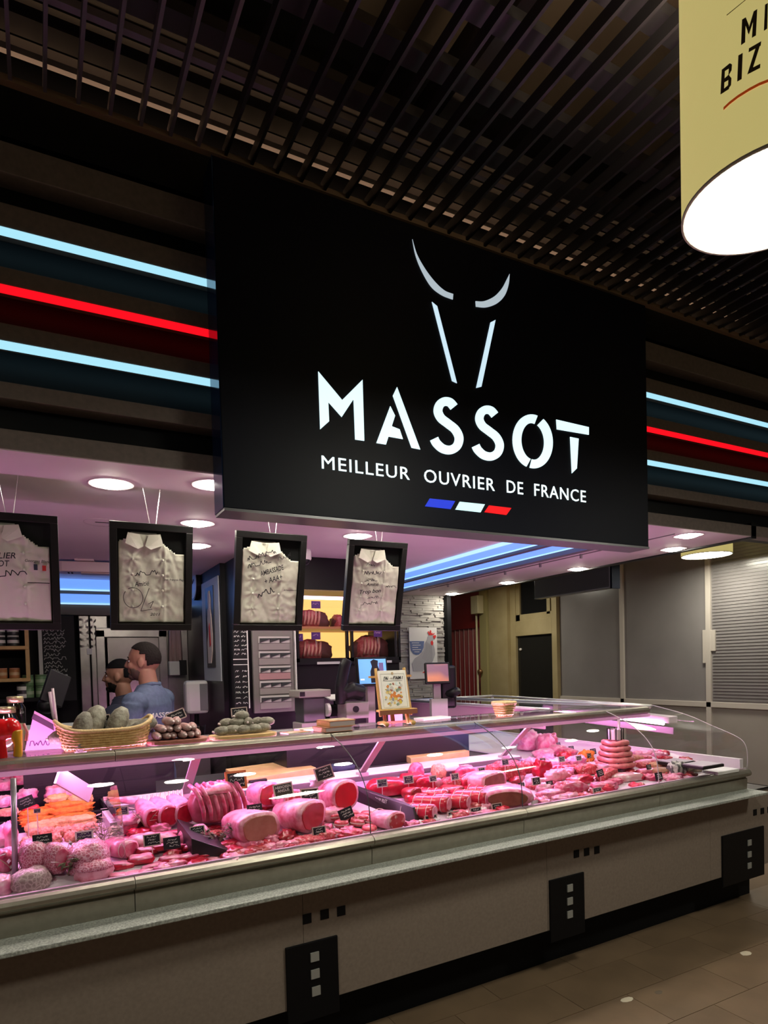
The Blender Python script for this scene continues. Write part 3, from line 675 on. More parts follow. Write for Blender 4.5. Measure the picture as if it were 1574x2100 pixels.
# vent plates with three bright squares, rows of three dark squares
plate = M('black_vent_plate', (.005, .005, .006), .5, spec=.15)
sq_m = M('grey_square', (.32, .32, .30), .4)
for (u0, v0, u1, v1), qs in ((((585, 1945, 695, 2040)), ((645, 1962), (646, 1997), (648, 2032))), ((1126, 1806, 1198, 1881), ((1168, 1821), (1168, 1848), (1168, 1875))), ((1480, 1715, 1566, 1806), ((1536, 1728), (1536, 1752), (1536, 1775)))):
    a = pT(u0, v0, BT-.008); b = pT(u1, v1, BT-.008)
    vp = MB().box(a.x, b.x, BT-.012, BT, z_b-.07, a.z).build('vent_plate', plate, ctr, bev=.003)
    for k, q in enumerate(qs):
        c = pT(q[0], q[1], BT-.014); s_ = .0205; MB().box(c.x-s_, c.x+s_, BT-.018, BT-.012, c.z-s_, c.z+s_).build('bright_square', sq_m, vp)
for row in (((629, 1884), (665, 1875), (699, 1868)), ((1181, 1751), (1202, 1747), (1223, 1743)), ((1547, 1666), (1562, 1663), (1576, 1660))):
    for q in row:
        c = pT(q[0], q[1], BT); MB().box(c.x-.021, c.x+.021, BT-.003, BT+.001, c.z-.022, c.z+.022).build('dark_square', mblack, ctr)
# aluminium front panel and rail, one length per glass
RP = [(.125, .66), (.120, .735), (.132, .742), (.132, .752), (.102, .757), (.090, .768), (.089, .782), (.098, .795), (.112, .803), (.126, .803), (.140, .795), (.155, .70), (.155, .66)]
for a, b in zip(JO[:-1], JO[1:]): MB().extr(RP, a+.0012, b-.0012).build('rail', alu, ctr, smooth=False, bev=.0015)
MB().extr([(.125, .797), (.125, .809), (.140, .809), (.140, .797)], S0, S1).build('glass_channel', M('pink_channel', (.55, .42, .50), .3, .4), ctr)
# glass
GP = [(.130, .800), (.131, .86), (.137, .92), (.150, .98), (.180, 1.04), (.235, 1.10), (.315, 1.155), (.420, 1.205), (.545, 1.248)]
GE = [(.125, .800), (.120, .86), (.122, .92), (.132, .965), (.160, 1.005), (.230, 1.040), (.400, 1.098), (.600, 1.165), (.900, 1.225)]
def smp(P, k=3):
    return smoothpath(P, k)
gp, ge = smp(GP), smp(GE)
for i, (a, b) in enumerate(zip(JO[:-1], JO[1:])):
    pa, pb = gp, (ge if i == len(JO)-2 else gp); mb = MB(); n = len(gp)
    mb.add([(a+.002, t_, z_) for t_, z_ in pa]+[(b-.002, t_, z_) for t_, z_ in pb], [(k, k+1, n+k+1, n+k) for k in range(n-1)])
    mb.build('glass_panel', clear, ctr, smooth=True, fix=False)
edge_m = M('glass_edge', (.06, .07, .07), .25); edge_l = M('glass_edge_lit', (.55, .5, .52), .2)  # right-hand edges: the light on them is put into the paler colour
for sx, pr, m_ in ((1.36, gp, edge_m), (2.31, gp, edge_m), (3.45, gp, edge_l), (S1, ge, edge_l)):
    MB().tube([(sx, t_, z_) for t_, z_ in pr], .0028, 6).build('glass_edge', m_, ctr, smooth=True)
# right end glass
mb = MB(); mb.add([(S1, t_, z_) for t_, z_ in ge]+[(S1, .9, .80)], [tuple(range(len(ge)+1))]); mb.build('end_glass', clear, ctr, fix=False)
MB().box(S1-.004, S1+.004, .9, 2.84, .80, 1.225).build('end_glass', clear, ctr, fix=True)
# curved divider glass between the left compartment and the main run
mb = MB(); q = smp([(.20, .80), (.24, .95), (.30, 1.05), (.42, 1.13), (.60, 1.19)]); n = len(q)
mb.add([(.285, t_, z_) for t_, z_ in q]+[(.285, .80, 1.19), (.285, .84, .88)], [tuple(range(n+2))]); mb.build('divider_glass', glassmat('divider_glass', (.80, .84, .84), 2.0), ctr, fix=False)
MB().box(.27, .30, .56, .92, .875, .93).build('divider_foot', deck_m, ctr)
# deck (display floor), back lip
mb = MB()
zz = [(.14, deckz(.14)), (.80, deckz(.80))]
mb.add([(S0, .14, zz[0][1]), (2.95, .14, zz[0][1]), (2.95, .80, zz[1][1]), (S0, .80, zz[1][1])], [(0, 1, 2, 3)]); mb.build('deck', deck_m, ctr, thick=.012)
mb = MB(); zm = deckz(.67)
mb.add([(2.95, .14, D0), (S1-.02, .14, D0), (S1-.02, .67, zm), (2.95, .67, zm), (S1-.02, 2.84, zm), (2.95, 2.84, zm)], [(0, 1, 2, 3), (3, 2, 4, 5)]); mb.build('deck', deck_m, ctr, thick=.012)
lip_m = M('lilac_lip', (.50, .40, .58), .35)
MB().box(.31, 2.95, .80, .815, .86, .922).build('back_lip', lip_m, ctr)
MB().box(.31, .32, .55, .80, .83, .905).build('side_lip', lip_m, ctr)
MB().box(S1-.06, S1-.02, .14, 2.84, .775, .875).build('side_lip', M('white_lip', (.75, .68, .72), .4), ctr)
# rear ledge and worktop
MB().box(.30, 2.95, .845, .865, .895, .945).build('ledge_face', M('grey_ledge_face', (.20, .185, .19), .4, .4), ctr)
MB().box(.30, 2.95, .86, 1.06, .935, .952).build('white_ledge', M('white_enamel', (.85, .84, .82), .3), ctr, bev=.004)
MB().box(.30, 2.95, 1.06, 1.62, .90, .93).build('worktop', M('dark_worktop', (.05, .05, .052), .3), ctr)
MB().box(.30, 2.95, 1.02, 1.6, .10, .90).build('service_body', mblack, ctr)
MB().box(-.7, .30, .86, .90, .80, .93).build('left_back', mblack, ctr)
# shelf: glass slab, aluminium nose, pink tube under it
MB().box(S0, 3.85, .585, .93, 1.245, 1.256).build('shelf_glass', shelfglass, ctr)
NP = [(.535, 1.215), (.530, 1.235), (.540, 1.250), (.565, 1.256), (.60, 1.250), (.61, 1.232), (.60, 1.205), (.56, 1.200)]
for a, b in ((S0, .30), (.30, 1.36), (1.36, 2.31), (2.31, 3.45), (3.45, 3.9)): MB().extr(NP, a+.001, b-.001).build('shelf_nose', alu, ctr, bev=.002)
MB().extr([(.535, 1.184), (.533, 1.204), (.600, 1.204), (.600, 1.197), (.545, 1.197), (.543, 1.184)], S0, 3.9).build('lamp_lip', M('pink_glow_lip', (.72, .45, .62), .35, emit=((1.0, .34, .75), .22)), ctr)  # front housing lip; the tube's pink light is put into its colour and glow
for a, b in ((S0, .28), (.32, 1.34), (1.38, 2.29), (2.33, 3.43)):
    o = MB().tube([(a, .632, 1.206), (b, .632, 1.206)], .011, 10).build('pink_tube', glow_pink, ctr, smooth=True)
MB().tube([(S0, .935, 1.242), (3.85, .935, 1.242)], .008, 8).build('shelf_rear_rail', M('pale_rail', (.66, .66, .62), .3, .5), ctr)
strut_m = M('strut_pink_grey', (.58, .50, .54), .35, .3)
for sx in (.674, 1.715, 2.815):
    MB().bar((sx, .605, 1.19), (sx, .885, .955), .045, .012, up=(0, .6, .8)).build('strut', strut_m, ctr, bev=.002)
    MB().box(sx-.03, sx+.03, .845, .90, .94, .965).build('strut_foot', strut_m, ctr, bev=.002)
q0, q1 = pT(118, 1590, .62), pT(185, 1630, .78); MB().bar(q0, q1, .012, .075, up=(0, 0, 1)).build('strut', strut_m, ctr)
MB().tube([(3.523, .5, .84), (3.527, .5, 1.19)], .010, 10).build('post', M('pink_post', (.75, .5, .65), .3), ctr, smooth=True)
MB().tube([(-.103, .36, .81), (-.094, .36, 1.20)], .011, 10).build('post', M('grey_post', (.42, .36, .42), .3, .5), ctr, smooth=True)
# the wing turning back at the right: rail, lamp bar, inner glass
wing_rail = M('pale_rail', (.66, .66, .62), .3, .5)
WT = 2.86
MB().tube([(4.0, .60, 1.25), (3.95, 1.2, 1.25), (3.82, WT, 1.25)], .014, 8).build('wing_rail', wing_rail, ctr, smooth=True)
MB().tube([(4.36, .90, 1.225), (4.36, WT, 1.25)], .010, 8).build('wing_rail', wing_rail, ctr, smooth=True)
MB().tube([(3.30, .93, 1.25), (3.30, WT, 1.25)], .012, 8).build('wing_rail', wing_rail, ctr, smooth=True)
MB().tube([(3.30, WT, 1.25), (4.36, WT, 1.25)], .012, 8).build('wing_rail', wing_rail, ctr, smooth=True)
for x in (3.30, 4.36): MB().tube([(x, WT, .88), (x, WT, 1.25)], .012, 8).build('post', wing_rail, ctr, smooth=True)
MB().box(3.31, 3.33, 1.0, WT, 1.10, 1.235).build('wing_panel', M('pink_panel', (.62, .36, .50), .4), ctr)
mb = MB(); mb.add([(3.31, .95, 1.245), (3.93, .95, 1.245), (3.82, WT-.01, 1.245), (3.31, WT-.01, 1.245)], [(0, 1, 2, 3)]); mb.build('wing_shelf_glass', shelfglass, ctr, thick=.008)
mbw = MB().bar((4.28, .62, 1.13), (4.30, 2.0, 1.19), .10, .05); mbw.build('wing_lamp_bar', M('pink_white_housing', (.72, .60, .66), .35), ctr, bev=.004)
MB().tube([(4.22, .66, 1.10), (4.24, 2.0, 1.155)], .010, 8).build('pink_tube', emitmat('dim_pink_tube_glow', (1.0, .36, .82), L_CASE*.3), ctr, smooth=True)
MB().bar((4.31, .64, 1.04), (4.33, 2.05, 1.09), .008, .05).build('wing_rail', M('lilac_rail', (.55, .47, .55), .3, .4), ctr)
MB().box(2.93, 2.97, .80, 2.84, .84, .93).build('side_lip', lip_m, ctr)
MB().box(2.93, S1-.02, 2.84, 2.88, FLZ, .93).build('wing_end', mblack, ctr)

# ------------------------------------------------------------------ chopping boards and tools on the worktop
def chop(label, c4):
    P = [pCz(u, v, .965) for u, v in c4]; c = sum((Vector((q.x, q.y, 0)) for q in P), Vector())/4
    t = cthing('chopping_board', label, 'chopping board', c.x, c.y, .93)
    mb = MB(); mb.prism([(q.x-c.x, q.y-c.y) for q in P], lambda x, y: (x, y, 0), lambda x, y: (x, y, .045)); mb.build('board', boardwood, t, bev=.004)
chop('thick pale wooden chopping board behind the rib roasts', [(462, 1580), (608, 1560), (648, 1577), (502, 1602)])
chop('pale wooden chopping board behind the red roasts, right of the strut', [(812, 1540), (902, 1529), (962, 1542), (842, 1558)])
p = pCz(640, 1566, .985); t = cthing('knife', 'knife with yellow handle lying by the left chopping board', 'knife', p.x, p.y+.06, .975, .3)
MB().tube([(0, 0, .012), (.05, 0, .014), (.12, 0, .01)], [.012, .016, .010], 8, flat=.7).build('handle', M('yellow_plastic', (.80, .62, .02), .4), t, smooth=True)
MB().bar((0, 0, .012), (-.16, 0, .008), .03, .002).build('blade', chrome, t)
p = pCz(700, 1575, .96); t = cthing('cloth', 'crumpled dark blue cloth beside the strut behind the counter', 'cloth', p.x, p.y, .93)
MB().ell((0, 0, .03), (.09, .06, .035), 18, 10, lambda d: 1+.35*noise.noise(d*3.1)).build('folds', M('navy_cloth', (.02, .03, .07), .8), t, smooth=True)
p = pCz(440, 1590, .955); t = cthing('carving_knife', 'long bright knife blade lying left of the chopping board', 'knife', p.x, 1.0, .954, .15)
mb = MB(); mb.prism([(-.11, -.004), (-.03, -.016), (.09, -.018), (.09, .012), (-.03, .008)], lambda x, y: (x, y, 0), lambda x, y: (x, y, .003)); mb.build('blade', chrome, t)
MB().box(.09, .2, -.014, .010, -.002, .014).build('handle', sat, t, bev=.004)
# ================================================================== MEAT
beef = M('beef_red', (.42, .018, .03), .32, n=((.27, .010, .018), 28, 5, .3, .65), bump=(60, .15), coat=.35)
beef2 = M('beef_bright', (.58, .012, .045), .32, n=((.36, .006, .02), 26, 6, .34, .62), bump=(50, .15), coat=.35)
marb = M('marbled_beef', (.46, .03, .04), .34, n=((.72, .42, .42), 34, 6, .30, .44), bump=(60, .12), coat=.3)
pork = M('pork_pink', (.56, .045, .12), .33, n=((.68, .22, .32), 30, 6, .36, .60), bump=(50, .12), coat=.3)
veal = M('veal_pink', (.66, .12, .24), .36, n=((.76, .34, .44), 28, 6, .36, .60), bump=(40, .12), coat=.25)
fat = M('white_fat', (.78, .34, .45), .40, n=((.58, .12, .18), 26, 6, .34, .56), bump=(40, .15), coat=.2)
aged = M('aged_brown_face', (.20, .05, .035), .42, n=((.28, .09, .06), 20, 5, .3, .65), bump=(50, .12))
caul = M('caul_web', (.55, .12, .20), .35, n=((.84, .46, .60), 85, 2, .0, .15, 'voronoi'), bump=(60, .4, 'voronoi'), coat=.2)
caul_d = M('caul_web_grey', (.30, .20, .20), .4, n=((.52, .38, .38), 60, 2, .0, .16, 'voronoi'), bump=(50, .3, 'voronoi'))
mince = M('minced_beef', (.58, .05, .07), .45, n=((.72, .28, .28), 70, 4, .32, .5), bump=(90, .9))
orange = M('orange_crumb', (.80, .22, .02), .7, n=((.62, .12, .01), 50, 4, .3, .65), bump=(70, .7))
beige = M('beige_crumb', (.74, .42, .18), .75, n=((.60, .28, .12), 50, 4, .3, .65), bump=(70, .7))
crumbr = M('red_crumb', (.62, .20, .14), .75, n=((.74, .40, .26), 60, 4, .35, .6), bump=(80, .8))
bone = M('bone', (.78, .58, .52), .45, n=((.66, .40, .38), 30, 3, .3, .7))
chick = M('poultry_skin', (.72, .17, .33), .36, n=((.80, .42, .54), 26, 6, .38, .62), bump=(60, .25), coat=.2)
stringm = M('butcher_string', (.75, .6, .6), .7)
leafm = M('herb_green', (.10, .11, .05), .6); leafp = M('dry_herb', (.30, .24, .16), .7)
trayb = M('black_tray', (.012, .010, .012), .35)
cloth_w = M('greaseproof_paper', (.80, .72, .74), .6)

def mpp(p): return (CP(*p)-CAM).dot(_f)/FOC
def sg(x, e): return math.copysign(abs(x)**e, x)
def sblob(w, d, h, seed=0, amp=.12, fr=3., e=.75, nu=26, nv=16, base=.55, thr=None, infl=1.):
    mb = MB(); sd = Vector((seed*1.7, seed*.9, seed*2.3)); rz = h/(1+base)
    o = []
    for i in range(nv+1):
        ph = math.pi*i/nv-math.pi/2
        for j in range(nu):
            th = 2*math.pi*j/nu
            q = Vector((sg(math.cos(ph), e)*sg(math.cos(th), e), sg(math.cos(ph), e)*sg(math.sin(th), e), sg(math.sin(ph), e)))
            k = (1+amp*noise.noise(q*fr*.6+sd)+amp*.55*noise.noise(q*fr*1.7+sd)+amp*.3*noise.noise(q*fr*4.1+sd))*infl
            z = max(q.z*k*rz, -base*rz)+base*rz
            o.append((q.x*k*w/2, q.y*k*d/2, z))
    mb.v = o
    for i in range(nv):
        for j in range(nu):
            j2 = (j+1) % nu; f_ = (i*nu+j, i*nu+j2, (i+1)*nu+j2, (i+1)*nu+j)
            if thr is None or sum(o[k][2] for k in f_)/4 > thr*h: mb.f.append(f_)
    return mb
def logmesh(w, h, L, prof, seed=0, amp=.09, n=22, e=.8):
    """log along y; prof=[(y fraction, radius factor, lift)], flat ends"""
    mb = MB(); sd = Vector((seed*3.1, seed, 0)); P = []
    for (f_, r, lf) in prof:
        for j in range(n):
            th = 2*math.pi*j/n; k = r*(1+amp*noise.noise(Vector((math.cos(th)*1.5, math.sin(th)*1.5, f_*3))+sd))
            z = sg(math.sin(th), e)*h/2*k+h/2+lf
            P.append((sg(math.cos(th), e)*w/2*k, -L/2+f_*L, max(z, 0)))
    mb.v = P; K = len(prof)
    for i in range(K-1):
        for j in range(n): j2 = (j+1) % n; mb.f.append((i*n+j, i*n+j2, (i+1)*n+j2, (i+1)*n+j))
    mb.f.append(tuple(range(n))); mb.f.append(tuple((K-1)*n+j for j in range(n)))
    return mb
def logface(w, h, L, r, lf, seed=0, amp=.09, n=22, e=.8, k0=.86, out=.004):
    mb = MB(); sd = Vector((seed*3.1, seed, 0)); P = []
    for yy, kk in ((-L/2-out*.0, k0), (-L/2-out, k0*.95)):
        for j in range(n):
            th = 2*math.pi*j/n; k = r*(1+amp*noise.noise(Vector((math.cos(th)*1.5, math.sin(th)*1.5, 0))+sd))*kk
            P.append((sg(math.cos(th), e)*w/2*k, yy, max(sg(math.sin(th), e)*h/2*k+h/2+lf, .003)))
    mb.v = P; mb.f = [(j, (j+1) % n, n+(j+1) % n, n+j) for j in range(n)]+[tuple(range(n, 2*n))]
    return mb
LOGP = [(0, 1.0, 0), (.12, 1.03, 0), (.45, 1.0, 0), (.8, .92, 0), (.95, .7, .0), (1, .35, .0)]
def place(name, label, u, v, dep, lift=0, yaw=0, group=None, cat='meat'):
    p = pD(u, v); t_ = p.y+dep/2
    r = cthing(name, label, cat, p.x+dep/2*.0, t_, deckz(min(t_, .67) if p.x > 2.95 else t_)+lift, yaw, group); return r, p
MC = {}
def roast(u, v, wpx, hpx, dep, label, body=fat, face=marb, yaw=0, lift=0, seed=0, prof=LOGP, name='roast', ties=0, e=.8, paper=False, group=None):
    p = pD(u, v); m = mpp(p); w_, h_ = wpx*m, hpx*m*.98
    t, _ = place(name, label, u, v, dep, lift, yaw, group)
    logmesh(w_, h_, dep, prof, seed, e=e).build('flesh', body, t, smooth=True)
    if face: logface(w_, h_, dep, prof[0][1], prof[0][2], seed, e=e).build('cut_face', face, t, smooth=False)
    for k in range(ties):
        f_ = .15+.7*k/max(ties-1, 1); yy = -dep/2+f_*dep; rr = 1.03
        mb = MB(); mb.tube([(math.cos(a)*w_/2*rr, yy, max(math.sin(a)*h_/2*rr+h_/2, .0)) for a in [2*math.pi*j/18 for j in range(19)]], .0018, 5); mb.build('string', stringm, t)
    if paper: MB().box(-w_*.3, w_*.3, -dep*.3, dep*.2, h_*.97, h_*1.03).build('paper', cloth_w, t, bev=.003)
    return t
def slab(u, v, wpx, hpx, dep, label, mat=beef, yaw=0, lift=0, seed=0, amp=.14, e=.75, name='meat_cut', cap=None, group=None, fr=3., cat='meat'):
    p = pD(u, v); m = mpp(p); w_, h_ = wpx*m, hpx*m
    t, _ = place(name, label, u, v, dep, lift, yaw, group, cat)
    sblob(w_, dep, h_, seed, amp, fr, e).build('flesh', mat, t, smooth=True)
    if cap: sblob(w_, dep, h_, seed, amp, fr, e, thr=.55, infl=1.015).build('fat_cap', cap, t, smooth=True, thick=.002)
    return t
def pile(spots, proto_fn, label, group, name, cat='meat'):
    """spots: (u,v,lift,yaw,scale); alike pieces that nothing tells apart"""
    first = None
    for k, (u, v, lift, yaw, sc) in enumerate(spots):
        p = pD(u, v); t_ = p.y; loc = CP(p.x, t_, deckz(t_)+lift)
        if first is None:
            first = thing(name, label, cat, loc, CR+yaw, group); proto_fn(first); o = first
        else: o = dup(first, loc, CR+yaw)
        o.scale = (sc, sc, sc); o.rotation_euler = (.12*math.sin(k*2.1), .12*math.cos(k*1.7), CR+yaw)
def sprig(u, v, label, lift=0, sc=1., mat=None):
    p = pD(u, v); t = cthing('herb_sprig', label, 'herb', p.x, p.y, deckz(p.y)+lift, rnd.uniform(0, 3)); r2 = random.Random(int(u*7+v))
    st, lf = MB(), MB()
    for k in range(7):
        a = r2.uniform(0, 6.28); q = Vector((math.cos(a)*.05, math.sin(a)*.05, .045+.03*r2.random()))*sc; st.tube([(0, 0, 0), q*.5+Vector((0, 0, .008)), q], .0015, 4)
        for j in range(4):
            c = q*(.45+.18*j)+Vector((r2.uniform(-1, 1), r2.uniform(-1, 1), r2.uniform(0, 1)))*.012*sc; b = r2.uniform(0, 6.28); d_ = Vector((math.cos(b), math.sin(b), r2.uniform(-.2, .6)))*.016*sc; e_ = Vector((-math.sin(b), math.cos(b), 0))*.006*sc
            lf.add([c-d_, c+e_, c+d_, c-e_], [(0, 1, 2, 3)])
    st.build('stem', leafp, t); lf.build('leaves', mat or leafm, t, thick=.0008, fix=False)

# ---------- left compartment (poultry, crumbed rolls, caul roasts)
r2 = random.Random(5)
k = 0
for (u, v, w_, h_) in ((8, 1660, 34, 22), (12, 1633, 34, 20), (45, 1628, 36, 22), (70, 1612, 34, 18), (58, 1652, 36, 20), (92, 1632, 36, 24), (98, 1610, 34, 20), (118, 1650, 40, 26), (128, 1632, 38, 22), (150, 1646, 40, 20), (10, 1612, 30, 16), (36, 1605, 30, 16), (115, 1620, 30, 14)):
    slab(u, v, w_, h_, .10, 'pale pink poultry piece in the heap at the far left back of the counter', (chick, veal, pork, fat)[k % 4], r2.uniform(-.6, .6), .0+.02*(k % 3), seed=40+k, amp=.35, name='poultry_piece', group='poultry heap at the left back'); k += 1
for j, (u0, u1, v, hh, mt) in enumerate(((92, 184, 1664, 15, orange), (45, 110, 1680, 13, orange), (110, 186, 1676, 14, orange), (42, 108, 1694, 12, orange), (108, 190, 1688, 13, orange))):
    slab((u0+u1)/2, v+6, (u1-u0), hh+2, .075, ('orange crumbed roll, rear row behind the others', 'orange crumbed roll, middle row left, by the grey post', 'orange crumbed roll, middle row right', 'orange crumbed roll, front row left, by the grey post', 'orange crumbed roll, front row right, next to the divider glass')[j], mt, -.06, .01, seed=60+j, amp=.3, e=.6, name='crumbed_roll', fr=7, cat='meat')
slab(168, 1662, 46, 16, .08, 'pale crumbed piece at the back right of the orange rolls', beige, .1, .03, 71, .3, name='crumbed_piece', fr=6)
slab(120, 1660, 44, 14, .07, 'pale crumbed piece at the back left of the orange rolls', beige, .1, .03, 72, .35, name='crumbed_piece', fr=6)
for j, (u, v, w_, h_) in enumerate(((88, 1716, 62, 20), (130, 1708, 60, 20), (168, 1704, 56, 20))):
    slab(u, v, w_, h_, .09, ('beige crumbed escalope left of three, above the black tag', 'beige crumbed escalope, middle of three', 'beige crumbed escalope right of three, by the divider')[j], beige, .1, .012, 73+j, .22, name='crumbed_escalope', fr=6)
for j, (u, v) in enumerate(((60, 1742), (75, 1722), (98, 1722), (120, 1722), (140, 1720), (162, 1716), (186, 1712), (110, 1735), (150, 1730))):
    slab(u, v, 30, 20, .06, 'reddish crumbed nugget in front of the beige escalopes', crumbr, r2.uniform(-1, 1), .0, 80+j, .35, name='crumbed_nugget', fr=7, group='reddish crumbed nuggets')
for j, (u, v, w_, h_) in enumerate(((62, 1690, 34, 12), (18, 1700, 40, 14))):
    slab(u, v-14, w_, h_, .08, ('bright red marinated strip behind the grey post', 'orange red slice at the left edge behind the post')[j], beef2 if j == 0 else crumbr, .2, .02, 90+j, .2, name='marinated_strip')
roast(72, 1806, 62, 74, .16, 'caul wrapped roast with white webbing at the lower left', caul, None, .15, 0, 3, name='caul_roast', e=.95, prof=[(0, .55, 0), (.15, .9, 0), (.45, 1, 0), (.8, .85, 0), (1, .35, 0)])
roast(108, 1808, 46, 70, .15, 'caul wrapped roast leaning behind the round grey one', caul, pork, .5, 0, 5, name='caul_roast', e=.95, prof=[(0, .8, 0), (.3, 1, 0), (.7, .9, 0), (1, .4, 0)])
slab(64, 1838, 78, 44, .13, 'greyish round netted roast at the lower left corner', caul_d, .1, 0, 12, .12, e=.9, name='netted_roast')
slab(186, 1806, 88, 66, .17, 'large pink webbed caul roast beside the red steaks', caul, -.1, 0, 13, .14, e=.9, name='caul_roast')
slab(196, 1812, 74, 40, .10, 'fatty rolled roast in front of the large caul roast', fat, -.1, 0, 14, .16, e=.85, name='rolled_roast', cap=caul)
for j, (u, v, w_, h_) in enumerate(((8, 1742, 34, 44), (22, 1745, 26, 50), (10, 1795, 30, 44), (6, 1842, 36, 36), (20, 1775, 24, 26))):
    slab(u, v, w_, h_, .10, ('pink poultry leg at the far left edge', 'upright pink poultry leg by the grey post', 'pink poultry thigh at the left edge', 'pale pink bird breast in the lower left corner', 'small pink poultry piece behind the thigh')[j], (chick, veal, pork, chick, chick)[j], .2, 0, 100+j, .22, name='poultry_quarter')
for u, v, lb in ((130, 1778, 'grey green herb sprig between the caul roasts'), (35, 1800, 'herb sprig beside the grey post at lower left'), (215, 1748, 'dry herb sprig left of the rolled pork'), (140, 1800, 'herb sprig in front of the two caul roasts'), (210, 1728, 'herb sprig against the divider foot')):
    sprig(u, v, lb, .01, 1.3, leafp if u > 200 else leafm)

# ---------- second bay: lamb racks, red steaks, veal
def ribs_on(t, n, w_, h_, dep, m_=pork):
    for k in range(n):
        x = -w_*.42+w_*.84*k/(n-1)
        mb = MB(); mb.tube([(x+.02, -dep*.44, h_*.08), (x+.016, -dep*.475, h_*.36), (x+.006, -dep*.40, h_*.68), (x-.008, -dep*.24, h_*.92), (x-.02, dep*.02, h_*1.02)], [.009, .011, .0115, .011, .009], 8, flat=.7)
        mb.build('rib_bone', m_, t, smooth=True)
for j, (u, v, w_, h_) in enumerate(((310, 1712, 44, 44), (340, 1708, 44, 46), (375, 1702, 48, 46))):
    t = roast(u, v, w_, h_, .15, ('lamb rack with round eye, left of three', 'lamb rack with round eye, middle of three', 'lamb rack with long bones, right of three')[j], fat, beef2, .25, .012, 20+j, name='lamb_rack', prof=[(0, .95, 0), (.2, 1.0, .004), (.6, .95, .02), (1, .6, .045)])
    p = pD(u, v); m = mpp(p)
    for k in range(4):
        x = -w_*m*.3+w_*m*.2*k
        MB().tube([(x, .02, h_*m*.9), (x+.02, .07, h_*m*1.15), (x+.035, .10, h_*m*1.25)], [.006, .0055, .005], 6).build('rib_bone', bone, t, smooth=True)
slab(262, 1716, 60, 34, .12, 'lamb leg piece with pale sinew at the left of the racks', pork, -.5, 0, 31, .25, name='lamb_cut', cap=fat)
slab(246, 1700, 40, 24, .10, 'small dark pink joint behind the lamb leg', beef2, -.3, 0, 32, .2, name='lamb_joint')
MB_ = None
p = pD(255, 1672); t = cthing('lamb_shank', 'lamb shank with thin bone ends pointing left', 'meat', p.x, p.y, deckz(p.y)+.04, .3)
MB().tube([(-.07, 0, .05), (-.03, 0, .045), (.02, 0, .03), (.07, -.02, .02)], [.008, .012, .022, .026], 9).build('flesh', fat, t, smooth=True)
for dz in (0, .014): MB().tube([(-.10, 0, .056+dz*.6), (-.05, 0, .05+dz*.3)], .006, 6).build('bone_end', bone, t, smooth=True)
sprig(300, 1712, 'pale herb sprig between the lamb leg and the racks', .03, 1.2, leafp)
slab(330, 1722, 150, 12, .05, 'flat pink breast strip under the lamb racks', pork, -.16, 0, 33, .1, name='breast_strip')
roast(250, 1772, 44, 40, .15, 'rolled pork roast with banded end left of the red steaks', veal, pork, .55, 0, 34, name='rolled_pork', ties=3, prof=[(0, .9, 0), (.3, 1, 0), (.8, .95, 0), (1, .6, 0)])
slab(300, 1755, 66, 34, .12, 'pale pink veal piece beside the rolled pork', veal, 0, 0, 35, .15, name='veal_piece', cap=fat)
slab(340, 1750, 60, 30, .12, 'pale veal piece behind the two black tags', veal, 0, 0, 36, .15, name='veal_piece', cap=fat)
slab(388, 1742, 34, 30, .09, 'small netted veal parcel right of the black tag', veal, 0, 0.01, 37, .08, e=1, name='veal_parcel', cap=caul)
slab(415, 1738, 42, 34, .10, 'large netted veal parcel below the framed tag', veal, 0, 0.01, 38, .08, e=1, name='veal_parcel', cap=caul)
def steak_proto(t):
    sblob(.105, .07, .026, 3, .18, 2.5, .7).build('flesh', beef2, t, smooth=True); sblob(.105, .07, .026, 3, .18, 2.5, .7, thr=.75, infl=1.01).build('fat_cap', veal, t, smooth=True, thick=.001)
pile([(250, 1780, .0, .2, 1.0), (290, 1772, .012, -.2, 1.05), (318, 1784, .0, .1, 1.05), (352, 1772, .010, .3, 1.05), (300, 1758, .02, .5, .9), (325, 1752, .02, -.4, .9), (385, 1768, .01, -.1, 1.0), (418, 1760, .008, .2, 1.0), (362, 1752, .022, .2, .85), (392, 1748, .02, .5, .9), (425, 1748, .01, -.3, .85)], steak_proto, 'thick red steak in the fanned pile of red steaks at the front', 'red steaks at the front of the second bay', 'red_steak')
def chop_proto(t):
    sblob(.075, .05, .016, 8, .2, 2.5, .7).build('flesh', veal, t, smooth=True); sblob(.075, .05, .016, 8, .2, 2.5, .7, thr=.6, infl=1.01).build('fat_cap', fat, t, smooth=True, thick=.001)
pile([(245, 1800, 0, .3, 1.1), (275, 1797, 0, .5, 1.1), (300, 1792, .004, .4, 1.1), (330, 1786, 0, .5, 1.0), (356, 1781, .004, .4, 1.05), (384, 1777, 0, .3, 1.), (408, 1771, .003, .5, 1.), (436, 1765, 0, .4, 1.), (452, 1752, .004, .4, .9)], chop_proto, 'small pale pink chop along the front edge below the red steaks', 'pale chops along the glass', 'pale_chop')
sprig(446, 1736, 'dark herb sprig right of the netted veal parcel', .01, 1.2)

